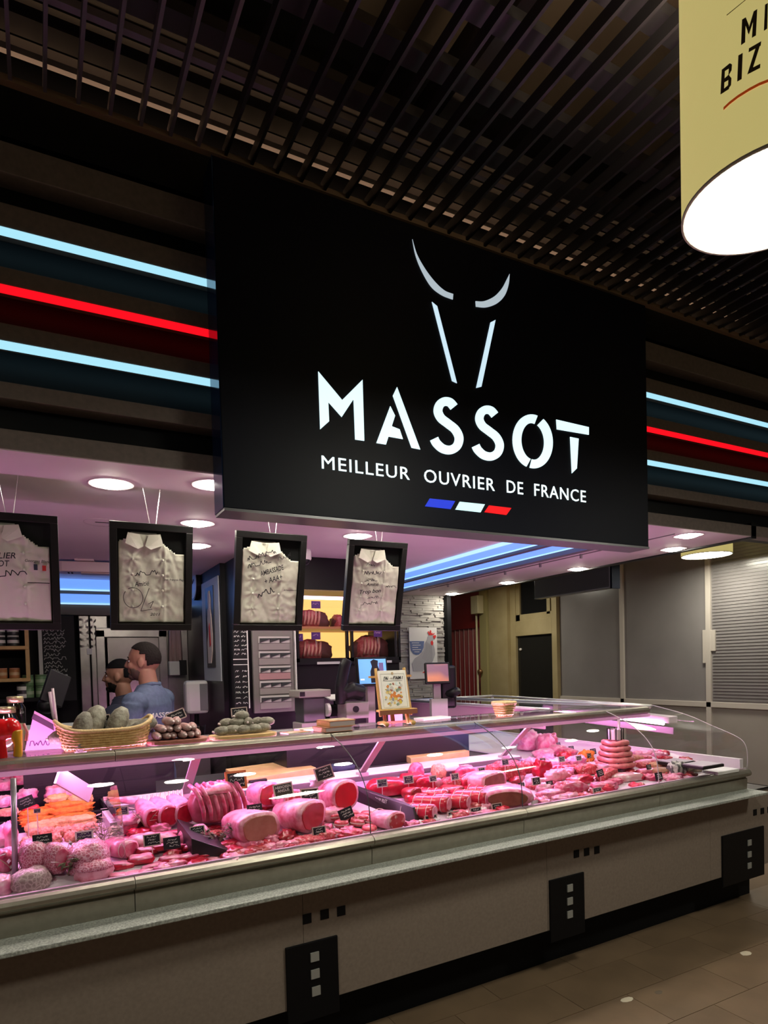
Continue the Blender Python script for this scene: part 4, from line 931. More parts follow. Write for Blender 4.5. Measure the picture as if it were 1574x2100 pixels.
# ---------- third bay: rib roasts
p = pD(452, 1762)
t = cthing('tray_wedge', 'black sloping display wedge under the big rib rack', 'tray', p.x, p.y+.12, deckz(p.y))
mb = MB(); mb.prism([(-.12, .0), (.10, 0), (-.12, .11)], lambda x, z: (x, -.12, z), lambda x, z: (x, .16, z+.03)); mb.build('wedge', trayb, t, bev=.003)
p = pD(452, 1706); m = mpp(p); t, _ = place('rib_rack', 'big rack of beef ribs with seven pale bones, left of the roasts', 452, 1706, .16, .035, .12)
w_, h_ = 108*m, 76*m
sblob(w_, .16, h_, 41, .12, 2.5, .8).build('flesh', M('dark_rib_meat', (.26, .035, .055), .35, n=((.40, .12, .15), 20, 4, .3, .6), coat=.3), t, smooth=True)
sblob(w_*1.02, .17, h_, 41, .12, 2.5, .8, thr=.78, infl=1.015).build('fat_cap', fat, t, smooth=True, thick=.003); ribs_on(t, 7, w_, h_, .17)
roast(526, 1738, 94, 62, .20, 'pork loin roast with a broad pale brown cut face and fat rim', fat, M('loin_face', (.40, .13, .10), .4, n=((.46, .18, .14), 30, 5, .3, .65), bump=(60, .1)), .22, 0, 42, name='loin_roast', prof=[(0, 1, 0), (.1, 1.04, 0), (.5, 1.02, 0), (.9, .95, 0), (1, .8, 0)], e=.75)
roast(625, 1716, 92, 66, .20, 'beef rib roast with dark red diagonal cut face', fat, M('deep_red_face', (.34, .012, .02), .3, n=((.48, .03, .05), 12, 5, .3, .65), coat=.4), .55, 0, 43, name='rib_roast', prof=[(0, 1, 0), (.15, 1.03, 0), (.6, .95, 0), (1, .6, 0)], e=.85)
roast(548, 1668, 60, 50, .14, 'rib piece with bone ends behind the loin roast', fat, beef, .3, .02, 44, name='rib_piece')
roast(600, 1676, 60, 42, .14, 'short rib piece behind the dark red rib roast', fat, marb, .3, .02, 45, name='rib_piece')
for j in range(5):
    q = pD(585+10*j, 1676-3*j); t = cthing('loose_bone', 'loose pale rib bone on the short rib piece', 'bone', q.x, q.y-.0, deckz(q.y)+.07, .4, 'rib bones behind the dark red roast'); MB().tube([(0, -.06, -.02), (0, 0, .015), (0, .06, .03)], .006, 6).build('shaft', bone, t, smooth=True)
t = roast(702, 1672, 76, 62, .16, 'rib roast with bright red face and white paper on top', fat, M('bright_red_face', (.62, .008, .02), .3, n=((.50, .01, .02), 14, 4, .3, .65), coat=.4), .35, .01, 46, name='rib_roast')
p = pD(668, 1672); t = cthing('paper_parcel', 'crumpled white paper standing on the rear rib roast', 'paper', p.x, p.y+.09, deckz(p.y)+.14)
sblob(.085, .05, .05, 47, .3, 4, .8).build('folds', cloth_w, t, smooth=True)
slab(690, 1690, 60, 26, .10, 'pale fatty trimming under the black tag', fat, 0, 0, 48, .25, name='fat_trimming')
def med_proto(t):
    MB().lathe([(.030, 0), (.034, .006), (.034, .020), (.030, .027), (.001, .028)], 18, cap1=False, jit=lambda i, a: 1+.06*noise.noise(Vector((math.cos(a)*2, math.sin(a)*2, i)))).build('flesh', M('lean_disc', (.58, .05, .08), .4, n=((.70, .24, .26), 50, 4, .3, .5), bump=(60, .3), coat=.2), t, smooth=True)
    MB().lathe([(.0352, .010), (.0362, .013), (.0352, .016)], 18, cap0=False, cap1=False).build('string', stringm, t, smooth=True)
pile([(695, 1715, 0, 0, 1.1), (727, 1714, .0, 1, 1.1), (757, 1706, .0, 2, 1.1), (700, 1700, .012, 0, 1.05), (732, 1698, .012, 1, 1.05), (706, 1690, .02, .6, 1.), (742, 1690, .02, 1.6, 1.), (722, 1683, .024, .3, 1.), (690, 1688, .02, .9, 1.), (752, 1683, .02, 2, .95), (762, 1694, .01, 2, 1.)], med_proto, 'round red tied steak in the pile of round steaks', 'round red tied steaks', 'tied_steak')
roast(806, 1708, 58, 36, .15, 'small tied roast with fat rim and marbled face by the black wedge', fat, marb, .35, 0, 49, name='tied_roast', ties=2)
slab(640, 1738, 70, 16, .09, 'minced beef strips along the glass in front of the dark red roast', mince, -.15, 0, 50, .3, name='minced_beef', fr=8)
slab(672, 1726, 50, 16, .08, 'second heap of minced beef right of the small tag', mince, -.1, 0, 51, .3, name='minced_beef', fr=8)
for j, (u, v) in enumerate(((500, 1762), (530, 1757), (556, 1750), (582, 1746), (610, 1740), (548, 1742))):
    slab(u, v, 38, 15, .06, 'pale fatty strip laid along the glass below the loin roast', fat if j % 2 else veal, .4, 0, 52+j, .25, name='fat_slice', group='pale fatty strips below the loin roast')
# black sloping wedge with chalk writing between bays three and four
t = cthing('chalk_wedge', 'long black sloping divider with white chalk writing', 'sign', 0, 0, 0)
A_, B_, C_, D_ = pT(722, 1612, .66), pT(724, 1664, .62), pT(854, 1698, .20), pT(846, 1656, .26)
P = [Vector((q.x, q.y, q.z)) for q in (A_, D_, C_, B_)]
off = Vector((.03, .01, -.0)); mb = MB(); mb.add(P+[q+off for q in P], [(0, 1, 2, 3), (7, 6, 5, 4), (0, 4, 5, 1), (1, 5, 6, 2), (2, 6, 7, 3), (3, 7, 4, 0)]); mb.build('face', trayb, t, bev=.002)
nrm = (P[1]-P[0]).cross(P[3]-P[0]).normalized()
if nrm.dot(Vector((0, -1, 0))) < 0: nrm = -nrm
xa = (P[2]-P[3]).normalized()
rm = Matrix((xa, -nrm, xa.cross(-nrm))).transposed()
if (xa.cross(-nrm)).z < 0: rm = Matrix((xa, -nrm, -xa.cross(-nrm))).transposed()
nw = ES*nrm.x+ET*nrm.y+Vector((0, 0, nrm.z)); pw = CP(*P[0])
for s_, u, v, wd_ in (('FAUX FILET', 781, 1645, .085), ('ANGUS', 783, 1655, .060), ('kg   51', 785, 1665, .070)):
    d = ray(u, v); c = inv(CAM+d*((pw-CAM).dot(nw)/d.dot(nw)))
    o = text(s_, chalk, t, c+nrm*.004, size=.028, width=wd_, ext=.0004); o.rotation_euler = rm.to_euler()

# ---------- fourth bay: red roasts and tied logs
slab(805, 1640, 92, 34, .13, 'wide flat bright red beef slab behind the chalk wedge', beef2, -.2, .01, 61, .1, name='beef_slab')
slab(856, 1632, 60, 34, .12, 'red beef slab with folded edge, rear row', beef2, .1, .02, 62, .15, name='beef_slab')
roast(850, 1648, 36, 26, .09, 'dark red beef end with pale strip on top', beef, M('dark_red_face', (.22, .012, .014), .35), .4, .01, 63, name='beef_piece')
slab(862, 1606, 32, 32, .10, 'round pink roast standing at the back below a small tag', pork, 0, .02, 64, .15, e=.95, name='round_roast')
slab(880, 1632, 62, 32, .11, 'red roast with white fat seam in the rear row', beef2, .1, .01, 65, .15, name='red_roast', cap=None)
slab(902, 1628, 26, 22, .07, 'small pale seam piece on the red roast', veal, .1, .02, 66, .15, name='seam_piece')
slab(935, 1628, 50, 30, .10, 'mound of minced beef steak in the rear row', mince, 0, .0, 67, .15, name='minced_mound', fr=6)
slab(908, 1604, 28, 26, .09, 'orange red trimmed piece between two small tags', crumbr, 0, .02, 68, .2, name='trimmed_piece')
p = pD(928, 1600); t = cthing('paper_parcel', 'white paper cap behind the minced mound', 'paper', p.x, p.y+.02, deckz(p.y)+.06); sblob(.11, .07, .045, 69, .12, 3, .6).build('folds', cloth_w, t, smooth=True)
roast(1008, 1630, 96, 40, .17, 'large beef block with pale fat and brown cut side', fat, aged, .35, 0, 70, name='beef_block', e=.6, prof=[(0, 1, 0), (.1, 1.02, 0), (.6, 1, 0), (1, .85, 0)])
slab(972, 1628, 40, 34, .10, 'bright red lean end of the large beef block', beef2, .2, 0, 171, .15, name='lean_cut')
slab(960, 1602, 50, 22, .10, 'pink fat flank piece behind the beef block', pork, 0, .02, 172, .15, name='flank_piece')
LOG2 = [(0, .86, 0), (.06, .98, 0), (.3, 1, 0), (.8, 1, 0), (1, .8, 0)]
for j, (u, v, w_, h_, L, yw) in enumerate(((876, 1692, 42, 32, .20, .62), (905, 1678, 42, 34, .22, .62), (946, 1672, 40, 32, .22, .62), (985, 1664, 40, 32, .21, .62), (1010, 1652, 40, 30, .20, .62), (906, 1652, 40, 26, .18, .7), (866, 1656, 32, 24, .12, .6), (940, 1640, 36, 24, .13, .5))):
    roast(u, v, w_, h_, L, ('red tied roast log, front left, by the chalk wedge', 'red tied roast log, second from the chalk wedge', 'red tied roast log, third from the chalk wedge', 'red tied roast log, fourth from the chalk wedge', 'red tied roast log nearest the pale leg', 'short red roast log in the middle row', 'small roast with white fat collar in the middle row', 'small red roast with pale rim beside the beef block')[j], beef2 if j < 6 else beef, fat if j < 5 else aged, yw, 0, 180+j, name='roast_log', ties=4 if j < 6 else 0, prof=LOG2, e=.95)
for j, (u, v) in enumerate(((865, 1697), (896, 1690), (930, 1684), (962, 1678), (996, 1668), (1030, 1662))):
    slab(u, v, 28, 11, .04, 'white folded paper edging along the glass under the roast logs', cloth_w, .5, 0, 190+j, .3, name='paper_frill', group='white paper frills under the roast logs', cat='paper')
roast(1062, 1664, 112, 42, .22, 'big pale pink veal leg with brown cut end and white card', veal, aged, -.55, 0, 75, name='veal_haunch', prof=[(0, .85, 0), (.12, .95, 0), (.4, 1.05, 0), (.8, .95, 0), (1, .5, 0)], e=.9)
p = pT(1100, 1646, .18); t = cthing('white_card', 'small white card leaning on the brown leg end', 'card', p.x, p.y, p.z-.02); MB().box(-.04, .04, -.001, .001, -.015, .035).build('sheet', cloth_w, t)
slab(990, 1644, 46, 22, .09, 'white fatty trimmings beside the beef block', fat, 0, 0, 76, .3, name='fat_trimming')

# ---------- fifth bay: mince, poultry, sausages, ready dishes
slab(1052, 1604, 88, 36, .14, 'heap of bright red minced strands at the back', mince, -.1, 0, 77, .2, name='minced_heap', fr=8)
slab(1090, 1588, 40, 22, .10, 'coarse red strands beside the minced heap', mince, .1, .0, 78, .3, name='minced_heap', fr=8)
for j, (u, v, w_, h_, mt, nm, lb) in enumerate((
        (1122, 1598, 46, 38, beef2, 'red_roast', 'bright red roast with white cap under two small tags'), (1128, 1562, 40, 22, veal, 'poultry_piece', 'row of pale poultry behind the small tags'),
        (1100, 1576, 34, 22, fat, 'trimmings_heap', 'pale bones and trimmings right of the minced heap'), (1168, 1562, 30, 26, beef, 'red_piece', 'dark red piece between two small tags'),
        (1150, 1575, 60, 18, chick, 'poultry_row', 'pink poultry wings in a row'), (1190, 1572, 60, 18, chick, 'poultry_row', 'pale pink escalopes stacked in the middle right'),
        (1172, 1590, 62, 18, beef2, 'steak_row', 'red steaks with pale edges, right of centre'), (1212, 1592, 60, 20, mince, 'skewer_row', 'red skewered cubes in a row'),
        (1150, 1606, 70, 22, fat, 'fat_piece', 'pale marbled piece behind the framed tag'), (1200, 1612, 80, 18, beef2, 'skewer_row', 'dark red skewers behind the front tag'),
        (1180, 1634, 80, 26, pork, 'pork_shoulder', 'long pink pork shoulder near the glass'), (1255, 1604, 80, 20, mince, 'skewer_row', 'long row of red cubes toward the right'),
        (1140, 1642, 70, 18, veal, 'veal_strip', 'pale pink strip by the glass right of the leg'), (1175, 1645, 60, 12, fat, 'fat_slice', 'white and pink slices along the glass'),
        (1250, 1622, 60, 12, veal, 'pale_slice', 'pale slices along the glass right of the front tag'), (1270, 1612, 46, 12, pork, 'pale_slice', 'pink slices near the wrapped tray'),
        (1110, 1620, 50, 20, chick, 'poultry_piece', 'small birds beside the framed tag'), (1128, 1632, 40, 18, chick, 'poultry_piece', 'pale pieces around the black tag'),
        (1320, 1602, 40, 12, beef2, 'red_slices', 'red slices along the glass before the right joint'), (1212, 1560, 34, 22, orange, 'orange_piece', 'orange marinated pieces by the orange tag'),
        (1242, 1590, 60, 16, chick, 'poultry_row', 'pale pink row left of the sausage tower'))):
    slab(u, v, w_, h_, .09, lb, mt, r2.uniform(-.3, .3), .004*(j % 3), 200+j, .28, name=nm, fr=5)
# poultry heap in the wing
for j, (u, v, w_, h_, z_) in enumerate(((1085, 1536, 44, 36, .03), (1118, 1538, 36, 34, .05), (1128, 1522, 30, 20, .09), (1108, 1520, 30, 16, .08), (1140, 1548, 40, 20, .0), (1160, 1552, 44, 18, .0), (1115, 1552, 50, 16, .0))):
    q = pZ(u, v, zm+z_*.6); q = inv(q); m = mpp(q)
    t = cthing('poultry_bird', 'pink bird in the poultry heap at the far back of the counter', 'meat', q.x, min(q.y, 1.95), zm+z_*.5, r2.uniform(-1, 1), 'poultry heap at the far back')
    sblob(w_*m, .16, h_*m, 230+j, .3, 3, .85).build('flesh', (chick, veal, pork)[j % 3], t, smooth=True)
# sausage tower: coils stacked on a glass, with tag 723
q = inv(pZ(1262, 1572, zm)); m = mpp(q)
saus = M('sausage_pink', (.62, .20, .19), .4, n=((.48, .12, .12), 40, 4, .3, .6), coat=.3)
t = cthing('sausage_tower', 'tower of stacked pink sausage coils behind the pink post', 'sausages', q.x, q.y, zm)
for k in range(5):
    R_ = (.115-.010*k); mb = MB(); n = 30
    mb.tube([(R_*math.cos(a), R_*math.sin(a), .02+.037*k+.003*math.sin(3*a)) for a in [2*math.pi*j/n for j in range(n+1)]], [.019*(1+.12*math.sin(9*2*math.pi*j/n)) for j in range(n+1)], 8); mb.build('coil', saus, t, smooth=True)
MB().lathe([(.045, .19), (.05, .26), (.047, .26), (.042, .19)], 12).build('paper_crown', cloth_w, t)
for k in range(8): a = k*math.pi/4; MB().box(.052*math.cos(a)-.005, .052*math.cos(a)+.005, .052*math.sin(a)-.001, .052*math.sin(a)+.001, .19, .268).build('crown_slit', trayb, t)
# wrapped tray, slices and terrines toward the right end
t = slab(1295, 1606, 84, 16, .12, 'clear wrapped tray of cooked meat beside the right glass joint', M('wrapped_tray', (.66, .34, .36), .15, n=((.78, .62, .62), 16, 5, .35, .55), coat=.6), -.2, 0, 240, .1, name='wrapped_tray')
for j, (u, v, w_, h_, mt, lb) in enumerate(((1338, 1575, 60, 14, veal, 'pale sliced ham behind the black tag'), (1360, 1582, 50, 16, crumbr, 'terracotta coloured terrine slices'), (1342, 1592, 60, 12, pork, 'pink sliced terrine near the right joint'), (1366, 1596, 40, 18, M('pate_brown', (.42, .19, .12), .5, n=((.30, .12, .07), 20, 4, .3, .6)), 'brown terrine end with rounded crust'), (1310, 1566, 50, 14, crumbr, 'terracotta slices right of the sausage tower'), (1430, 1586, 80, 10, M('loaf_brown', (.34, .26, .18), .6, n=((.24, .17, .11), 30, 4, .3, .6)), 'brown crusted loaf along the right end rail'))):
    slab(u, v, w_, h_, .10, lb, mt, -.1, 0, 245+j, .12, name='terrine')
q = pD(1402, 1598); t = cthing('striped_parcel', 'crinkled parcel striped in grey and black', 'parcel', q.x, q.y+.05, deckz(.3)); sblob(.17, .09, .10, 251, .25, 4, .8).build('folds', M('zebra_wrap', (.55, .52, .48), .5, n=((.10, .09, .09), 7, 2, .45, .55, 'wave')), t, smooth=True)
for j, (u, v, wpx) in enumerate(((1385, 1562, 60), (1440, 1568, 70))):
    q = inv(pZ(u, v, zm+.02)); m = mpp(q); t = cthing('black_tray', ('flat black tray behind the striped parcel', 'flat black tray at the right end of the counter')[j], 'tray', q.x, q.y, zm+.004); MB().box(-wpx*m/2, wpx*m/2, -.08, .08, 0, .02).build('base', trayb, t, bev=.003)
    MB().box(-wpx*m/2+.01, wpx*m/2-.01, -.075, .075, .02, .024).build('liner', M('lilac_liner', (.45, .38, .45), .4), t)
q = inv(pZ(1500, 1577, .825)); t = cthing('white_tray', 'flat white tray at the far right end of the deck', 'tray', q.x-.05, q.y+.05, .80); MB().box(-.12, .12, -.06, .06, 0, .022).build('base', M('white_enamel', (.85, .84, .82), .3), t, bev=.003)

# ---------- price tags
tagk = M('tag_black', (.014, .012, .018), .4); tag_p = M('tag_pink_lit', (.06, .02, .10), .4); tb_p = M('tag_border_pink_lit', (.80, .62, .70), .5); tb_o = M('tag_border_orange', (.78, .24, .08), .5); tb_w = M('tag_border_tan', (.55, .42, .38), .5)  # purple plate and pink border carry the pink case light in their colours
def price_tag(u, v, wpx, t_, sty, label, lines=3, hr=.72, txt=None, roll=0., yaw=0.):
    p = pT(u, v, t_); m = mpp(p); W_ = wpx*m; H_ = W_*hr; zd_ = deckz(min(t_, .67) if p.x > 2.95 else min(t_, .8))
    t = cthing('price_tag', label, 'price tag', p.x, p.y, zd_, yaw); zc = p.z-zd_-H_/2
    rt = link('plate', MB().box(-W_/2, W_/2, 0, .003, 0, H_).data('plate', tag_p if sty == 'p' else tagk), t, (0, 0, zc), (-.22, roll, 0))
    if sty != 'k':
        b = {'p': tb_p, 'o': tb_o, 'w': tb_w}[sty]; bw = W_*{'o': .10, 'p': .095, 'w': .06}[sty]; mb = MB()
        for x0, x1, z0, z1 in ((-W_/2, W_/2, 0, bw), (-W_/2, W_/2, H_-bw, H_), (-W_/2, -W_/2+bw, 0, H_), (W_/2-bw, W_/2, 0, H_)): mb.box(x0, x1, -.003, .004, z0, z1)
        mb.build('border', b, rt)
    if zc > .01: MB().tube([(0, .004, 0), (0, .004, zc+.01)], .002, 5).build('stake', stringm, t)
    if txt:
        for k, s_ in enumerate(txt): o = text(s_, chalk, rt, (0, -.002, H_*(.66-.24*k)), size=H_*.26, width=W_*min(.8, .12*len(s_)), ext=.0004)
    else:
        rr = random.Random(int(u*3+v))
        for k in range(lines):
            wl = W_*rr.uniform(.4, .72); scrib(rr, -wl/2+(W_*.12 if k == lines-1 else 0), H_*(.70-.24*k), wl, H_*.13, -.002, -.0005).build('lettering', chalk, rt)
TG = [(87, 1724, 36, .34, 'k', 'black price tag in front of the crumbed escalopes'), (173, 1716, 34, .36, 'p', 'purple price tag above the large caul roast'), (250, 1663, 26, .55, 'p', 'purple bordered price tag behind the lamb shank'),
      (312, 1723, 34, .30, 'w', 'framed price tag in front of the left lamb rack'), (353, 1729, 34, .28, 'k', 'black price tag in front of the veal, right of a framed one'), (405, 1705, 30, .36, 'w', 'framed price tag above the netted veal parcel'),
      (56, 1645, 32, .6, 'k', 'slanted dark price tag in the poultry heap'), (76, 1663, 13, .55, 'p', 'small purple price tag left of the orange rolls'), (485, 1600, 44, .55, 'o', 'price tag with broad orange frame on the big rib rack'),
      (583, 1621, 42, .46, 'w', 'large framed price tag reading Aberdeen Angus'), (635, 1631, 40, .44, 'w', 'large framed price tag right of the Aberdeen Angus one'), (668, 1585, 40, .55, 'w', 'tilted framed price tag above the white paper cap'),
      (523, 1661, 32, .40, 'k', 'black price tag above the pork loin roast'), (655, 1706, 30, .22, 'w', 'pale framed tag on the minced beef by the glass'), (713, 1668, 32, .32, 'k', 'tilted black tag above the round tied steaks'),
      (784, 1606, 24, .56, 'p', 'pink bordered tag behind the flat red beef slab'), (838, 1599, 24, .56, 'p', 'pink bordered tag left of the round pink roast'), (888, 1597, 18, .52, 'p', 'small tag right of the round pink roast'),
      (933, 1593, 20, .52, 'p', 'pink bordered tag in front of the white paper cap'), (988, 1580, 18, .56, 'p', 'small tag above the beef block'), (1036, 1563, 18, .56, 'p', 'small tag above the red minced heap'),
      (885, 1682, 30, .19, 'w', 'dark framed tag at the glass, first of four before the roast logs'), (931, 1674, 28, .19, 'w', 'dark framed tag at the glass, second of four before the roast logs'), (977, 1666, 28, .19, 'w', 'dark framed tag at the glass, third of four before the roast logs'), (1020, 1657, 27, .19, 'w', 'dark framed tag at the glass, last of four before the roast logs'),
      (1070, 1611, 16, .38, 'k', 'small upright black tag right of the beef block'), (1100, 1602, 22, .34, 'w', 'framed tag behind the pale veal leg'), (1128, 1608, 18, .32, 'k', 'black tag right of the framed tag behind the veal leg'),
      (1113, 1560, 16, .56, 'p', 'pink bordered tag, leftmost of the four at the back right'), (1152, 1557, 17, .52, 'p', 'pink bordered tag, second of the four at the back right'), (1187, 1555, 16, .52, 'p', 'pink bordered tag, third of the four at the back right'), (1208, 1550, 14, .52, 'o', 'orange bordered tag left of the sausage tower'),
      (1172, 1535, 14, 1.1, 'k', 'small black tag before the far poultry heap'), (1217, 1541, 16, .95, 'k', 'black tag on the white lip left of the sausage tower'), (1232, 1585, 19, .32, 'k', 'tilted black tag in the middle of the right bay'), (1226, 1624, 24, .18, 'w', 'dark framed tag at the glass in the right bay'),
      (1331, 1573, 14, .34, 'k', 'small black tag on the pale ham slices'), (1352, 1592, 22, .20, 'k', 'black tag at the right glass joint'), (1145, 1527, 12, 1.3, 'k', 'tiny dark tag beside the far birds')]
for (u, v, w_, t_, sty, lb) in TG:
    price_tag(u, v, w_, t_, sty, lb, txt=('ABERDEEN', 'ANGUS') if 'Aberdeen Angus' in lb and 'right of' not in lb else None, roll={668: -.2, 713: -.25, 56: -.3, 1232: -.15, 635: .04, 583: -.08}.get(u, 0.), hr=.86 if sty == 'o' else .72)
price_tag(1281, 1528, 24, .85, 'k', 'black tag with number 723 behind the sausage tower', txt=('723',), roll=.12)

# ---------- small pieces that fill the deck between the larger cuts
fm = [beef2, veal, pork, fat, mince, chick, beef]
fdat = [(sblob(.10, .07, .034, 400+k, .35, 4., .8).data('flesh', m_, True), m_) for k, m_ in enumerate(fm)]
r4 = random.Random(77)
for k in range(230):
    s_ = r4.uniform(.36, 4.25); t_ = r4.uniform(.18, .78) if k < 150 else r4.uniform(.17, .32)
    if (s_ > 3.9 and t_ < .4) or (1.42 < s_ < 1.9 and .2 < t_ < .62): continue
    o = link('meat_piece', fdat[r4.randrange(7)][0]); o.location = CP(s_, t_, deckz(min(t_, .67) if s_ > 2.95 else t_)); o.rotation_euler = (0, 0, r4.uniform(0, 6.28)); q = r4.uniform(.75, 1.25); o.scale = (q, q, q*r4.uniform(.7, 1.2))
    tag(o, 'small raw meat piece filling a gap between the larger cuts', 'meat', 'small raw pieces between the larger cuts')
# ================================================================== THINGS ON THE GLASS SHELF (top at z=1.256)
SHZ = 1.257
def shp(u, v, z=SHZ): return pCz(u, v, z)
def solid(mb, name, mat, parent, voxel=.006, smooth=2, loc=None, rot=None):
    """overlapping shapes fused into one continuous skin"""
    me = mb.data('tmp', None); ob = bpy.data.objects.new('tmp', me); COL.objects.link(ob)
    r = ob.modifiers.new('r', 'REMESH'); r.mode = 'VOXEL'; r.voxel_size = voxel
    if smooth: s_ = ob.modifiers.new('s', 'SMOOTH'); s_.iterations = smooth; s_.factor = .5
    dg = bpy.context.evaluated_depsgraph_get(); out = bpy.data.meshes.new_from_object(ob.evaluated_get(dg)); bpy.data.objects.remove(ob)
    out.name = name; out.materials.clear(); out.materials.append(mat)
    for p_ in out.polygons: p_.use_smooth = True
    return link(name, out, parent, loc, rot)
def keep(o, fn):                     # drop the faces whose centre fails fn
    bm = bmesh.new(); bm.from_mesh(o.data); bmesh.ops.delete(bm, geom=[f_ for f_ in bm.faces if not fn(f_.calc_center_median())], context='FACES'); bm.to_mesh(o.data); bm.free()

# red bull figurine
p = shp(8, 1556); t = cthing('bull_figurine', 'glossy red bull figurine with an amber hind leg at the left edge', 'figurine', p.x-.02, .60, SHZ); t.scale = (.78, .78, .86)
redg = M('red_glaze', (.62, .008, .010), .15, coat=.8); amb = M('amber_glaze', (.55, .28, .02), .2, coat=.6)
mb = MB(); mb.ell((0, 0, .135), (.105, .055, .058), 20, 12).ell((.06, 0, .14), (.055, .05, .055), 16, 10).ell((-.08, 0, .16), (.06, .05, .055), 16, 10).ell((-.15, 0, .155), (.035, .03, .036), 14, 8)
mb.tube([(.0, 0, .12), (.02, -.02, .05), (.02, -.02, 0)], [.035, .022, .026], 10); mb.tube([(-.09, -.025, .12), (-.095, -.03, .05), (-.095, -.03, 0)], [.03, .02, .022], 10); mb.tube([(-.09, .03, .12), (-.095, .03, .05), (-.095, .03, 0)], [.03, .02, .022], 10)
solid(mb, 'body', redg, t, .006)
mb = MB(); mb.tube([(.085, -.015, .13), (.095, -.02, .06), (.09, -.02, 0)], [.036, .022, .024], 10); solid(mb, 'leg', amb, t, .006)['label'] = 'amber glazed hind leg'
MB().tube([(.125, 0, .16), (.14, -.005, .12), (.135, -.005, .075)], [.008, .007, .010], 8).build('tail', M('pink_glaze', (.62, .20, .22), .3), t, smooth=True)
for sy in (-1, 1): MB().tube([(-.16, .02*sy, .185), (-.165, .05*sy, .20), (-.17, .055*sy, .225)], [.008, .006, .002], 7).build('horn', M('cream_horn', (.7, .6, .4), .4), t, smooth=True)
# two jars with gold lids behind the bull
gl_j = glassmat('jar_glass', (.75, .78, .72), 1.5); gold_l = M('gold_lid', (.55, .47, .25), .3, .7)
for j, (u, v, r_) in enumerate(((16, 1530, .048), (34, 1512, .04))):
    p = shp(u, v); t = cthing('glass_jar', ('glass jar with gold lid just behind the red bull', 'smaller glass jar with gold lid behind the first jar')[j], 'jar', p.x, min(p.y, .86), SHZ)
    h_ = .20 if j == 0 else .245
    MB().lathe([(r_*.9, 0), (r_, .01), (r_, h_-.05), (r_*.75, h_-.03), (r_*.75, h_-.02)], 20).build('glass_body', gl_j, t, smooth=True)
    MB().lathe([(r_*.85, h_-.025), (r_*.86, h_), (r_*.8, h_+.004), (.001, h_+.004)], 20, cap1=False).build('lid', gold_l, t, smooth=True)
    MB().lathe([(r_*.85, .005), (r_*.9, h_*.5)], 18).build('contents', M('jar_contents', (.25, .20, .10), .5), t, smooth=True)
# acrylic sign; the pink light is put into its colour and glow
p = shp(96, 1548); t = cthing('acrylic_sign', 'pink lit acrylic sheet with dark band and handwriting behind the bull', 'sign', p.x+.02, .80, SHZ, -.15)
acr = M('acrylic_pink_light', (.72, .36, .60), .3, emit=((.8, .3, .62), .16))
mb = MB(); mb.prism([(-.10, 0), (.09, .0), (.02, .13), (-.055, .18)], lambda x, z: (x, 0, z), lambda x, z: (x, .006, z)); mb.build('sheet', acr, t)
mb = MB(); mb.prism([(-.068, .145), (.022, .085), (.02, .115), (-.058, .168)], lambda x, z: (x, -.002, z), lambda x, z: (x, .0, z)); mb.build('dark_band', M('violet_band', (.10, .05, .10), .4), t)
scrib(random.Random(3), -.08, .02, .08, .022, -.002, 0).build('handwriting', M('violet_ink', (.10, .02, .12), .5), t)
MB().tube([(.045, .03, 0), (.03, .03, .12), (.02, .03, .28)], [.008, .007, .006], 8).build('stand', M('pink_grey_rod', (.50, .38, .42), .35), t, smooth=True)

# ---- baskets
wick = M('wicker', (.66, .42, .17), .6, n=((.50, .28, .09), 60, 3, .3, .7), bump=(120, .5))
def basket(label, s_, t_, L, W_, H_, flare, rows, stakes, name='wicker_basket', loop=False):
    t = cthing(name, label, 'basket', s_, t_, SHZ)
    def rr(a, k):         # rounded rectangle
        c, s2 = math.cos(a), math.sin(a); e = .55; return (sg(c, e)*L/2*k, sg(s2, e)*W_/2*k)
    n = stakes*2
    for i in range(rows):
        f_ = (i+.5)/rows; k = 1-flare*(1-f_); mb = MB(); P = []
        for j in range(n+1):
            a = 2*math.pi*j/n; x, y = rr(a, k*(1+.018*(1 if (j+i) % 2 else -1))); lift = (.012*math.cos(a*2)+(.018*(math.cos(a)**4)))*f_ if not loop else 0
            P.append((x, y, .008+f_*H_+lift))
        mb.tube(P, H_/rows*.55, 6); mb.build('weave_strand', wick, t, smooth=True)
    mb = MB(); P = []
    for j in range(n+1):
        a = 2*math.pi*j/n; x, y = rr(a, 1.02); lift = .014*math.cos(a*2)+.02*(math.cos(a)**4) if not loop else 0
        P.append((x, y, H_+.012+lift))
    mb.tube(P, H_/rows*.75, 7); mb.build('rim', M('pale_wicker', (.74, .52, .25), .6, bump=(120, .5)), t, smooth=True)
    for j in range(stakes):
        a = 2*math.pi*j/stakes; x0, y0 = rr(a, 1-flare); x1, y1 = rr(a, 1.0); MB().tube([(x0, y0, .004), (x1, y1, H_+.01)], .003, 5).build('stake', wick, t, smooth=True)
    mb = MB(); mb.prism([rr(2*math.pi*j/24, 1-flare) for j in range(24)], lambda x, y: (x, y, 0), lambda x, y: (x, y, .006)); mb.build('bottom', wick, t)
    return t
mould = M('mouldy_casing', (.31, .30, .24), .85, n=((.11, .085, .06), 30, 5, .30, .62), bump=(60, .5))
mould2 = M('mouldy_casing_dark', (.22, .21, .17), .85, n=((.08, .06, .045), 30, 5, .3, .62), bump=(60, .5))
chal = M('pinkish_casing', (.50, .36, .34), .65, n=((.32, .10, .10), 34, 5, .3, .6), bump=(60, .3))
basket('oblong wicker basket of mouldy dried sausages on the glass shelf', .278, .69, .40, .19, .088, .14, 7, 26)
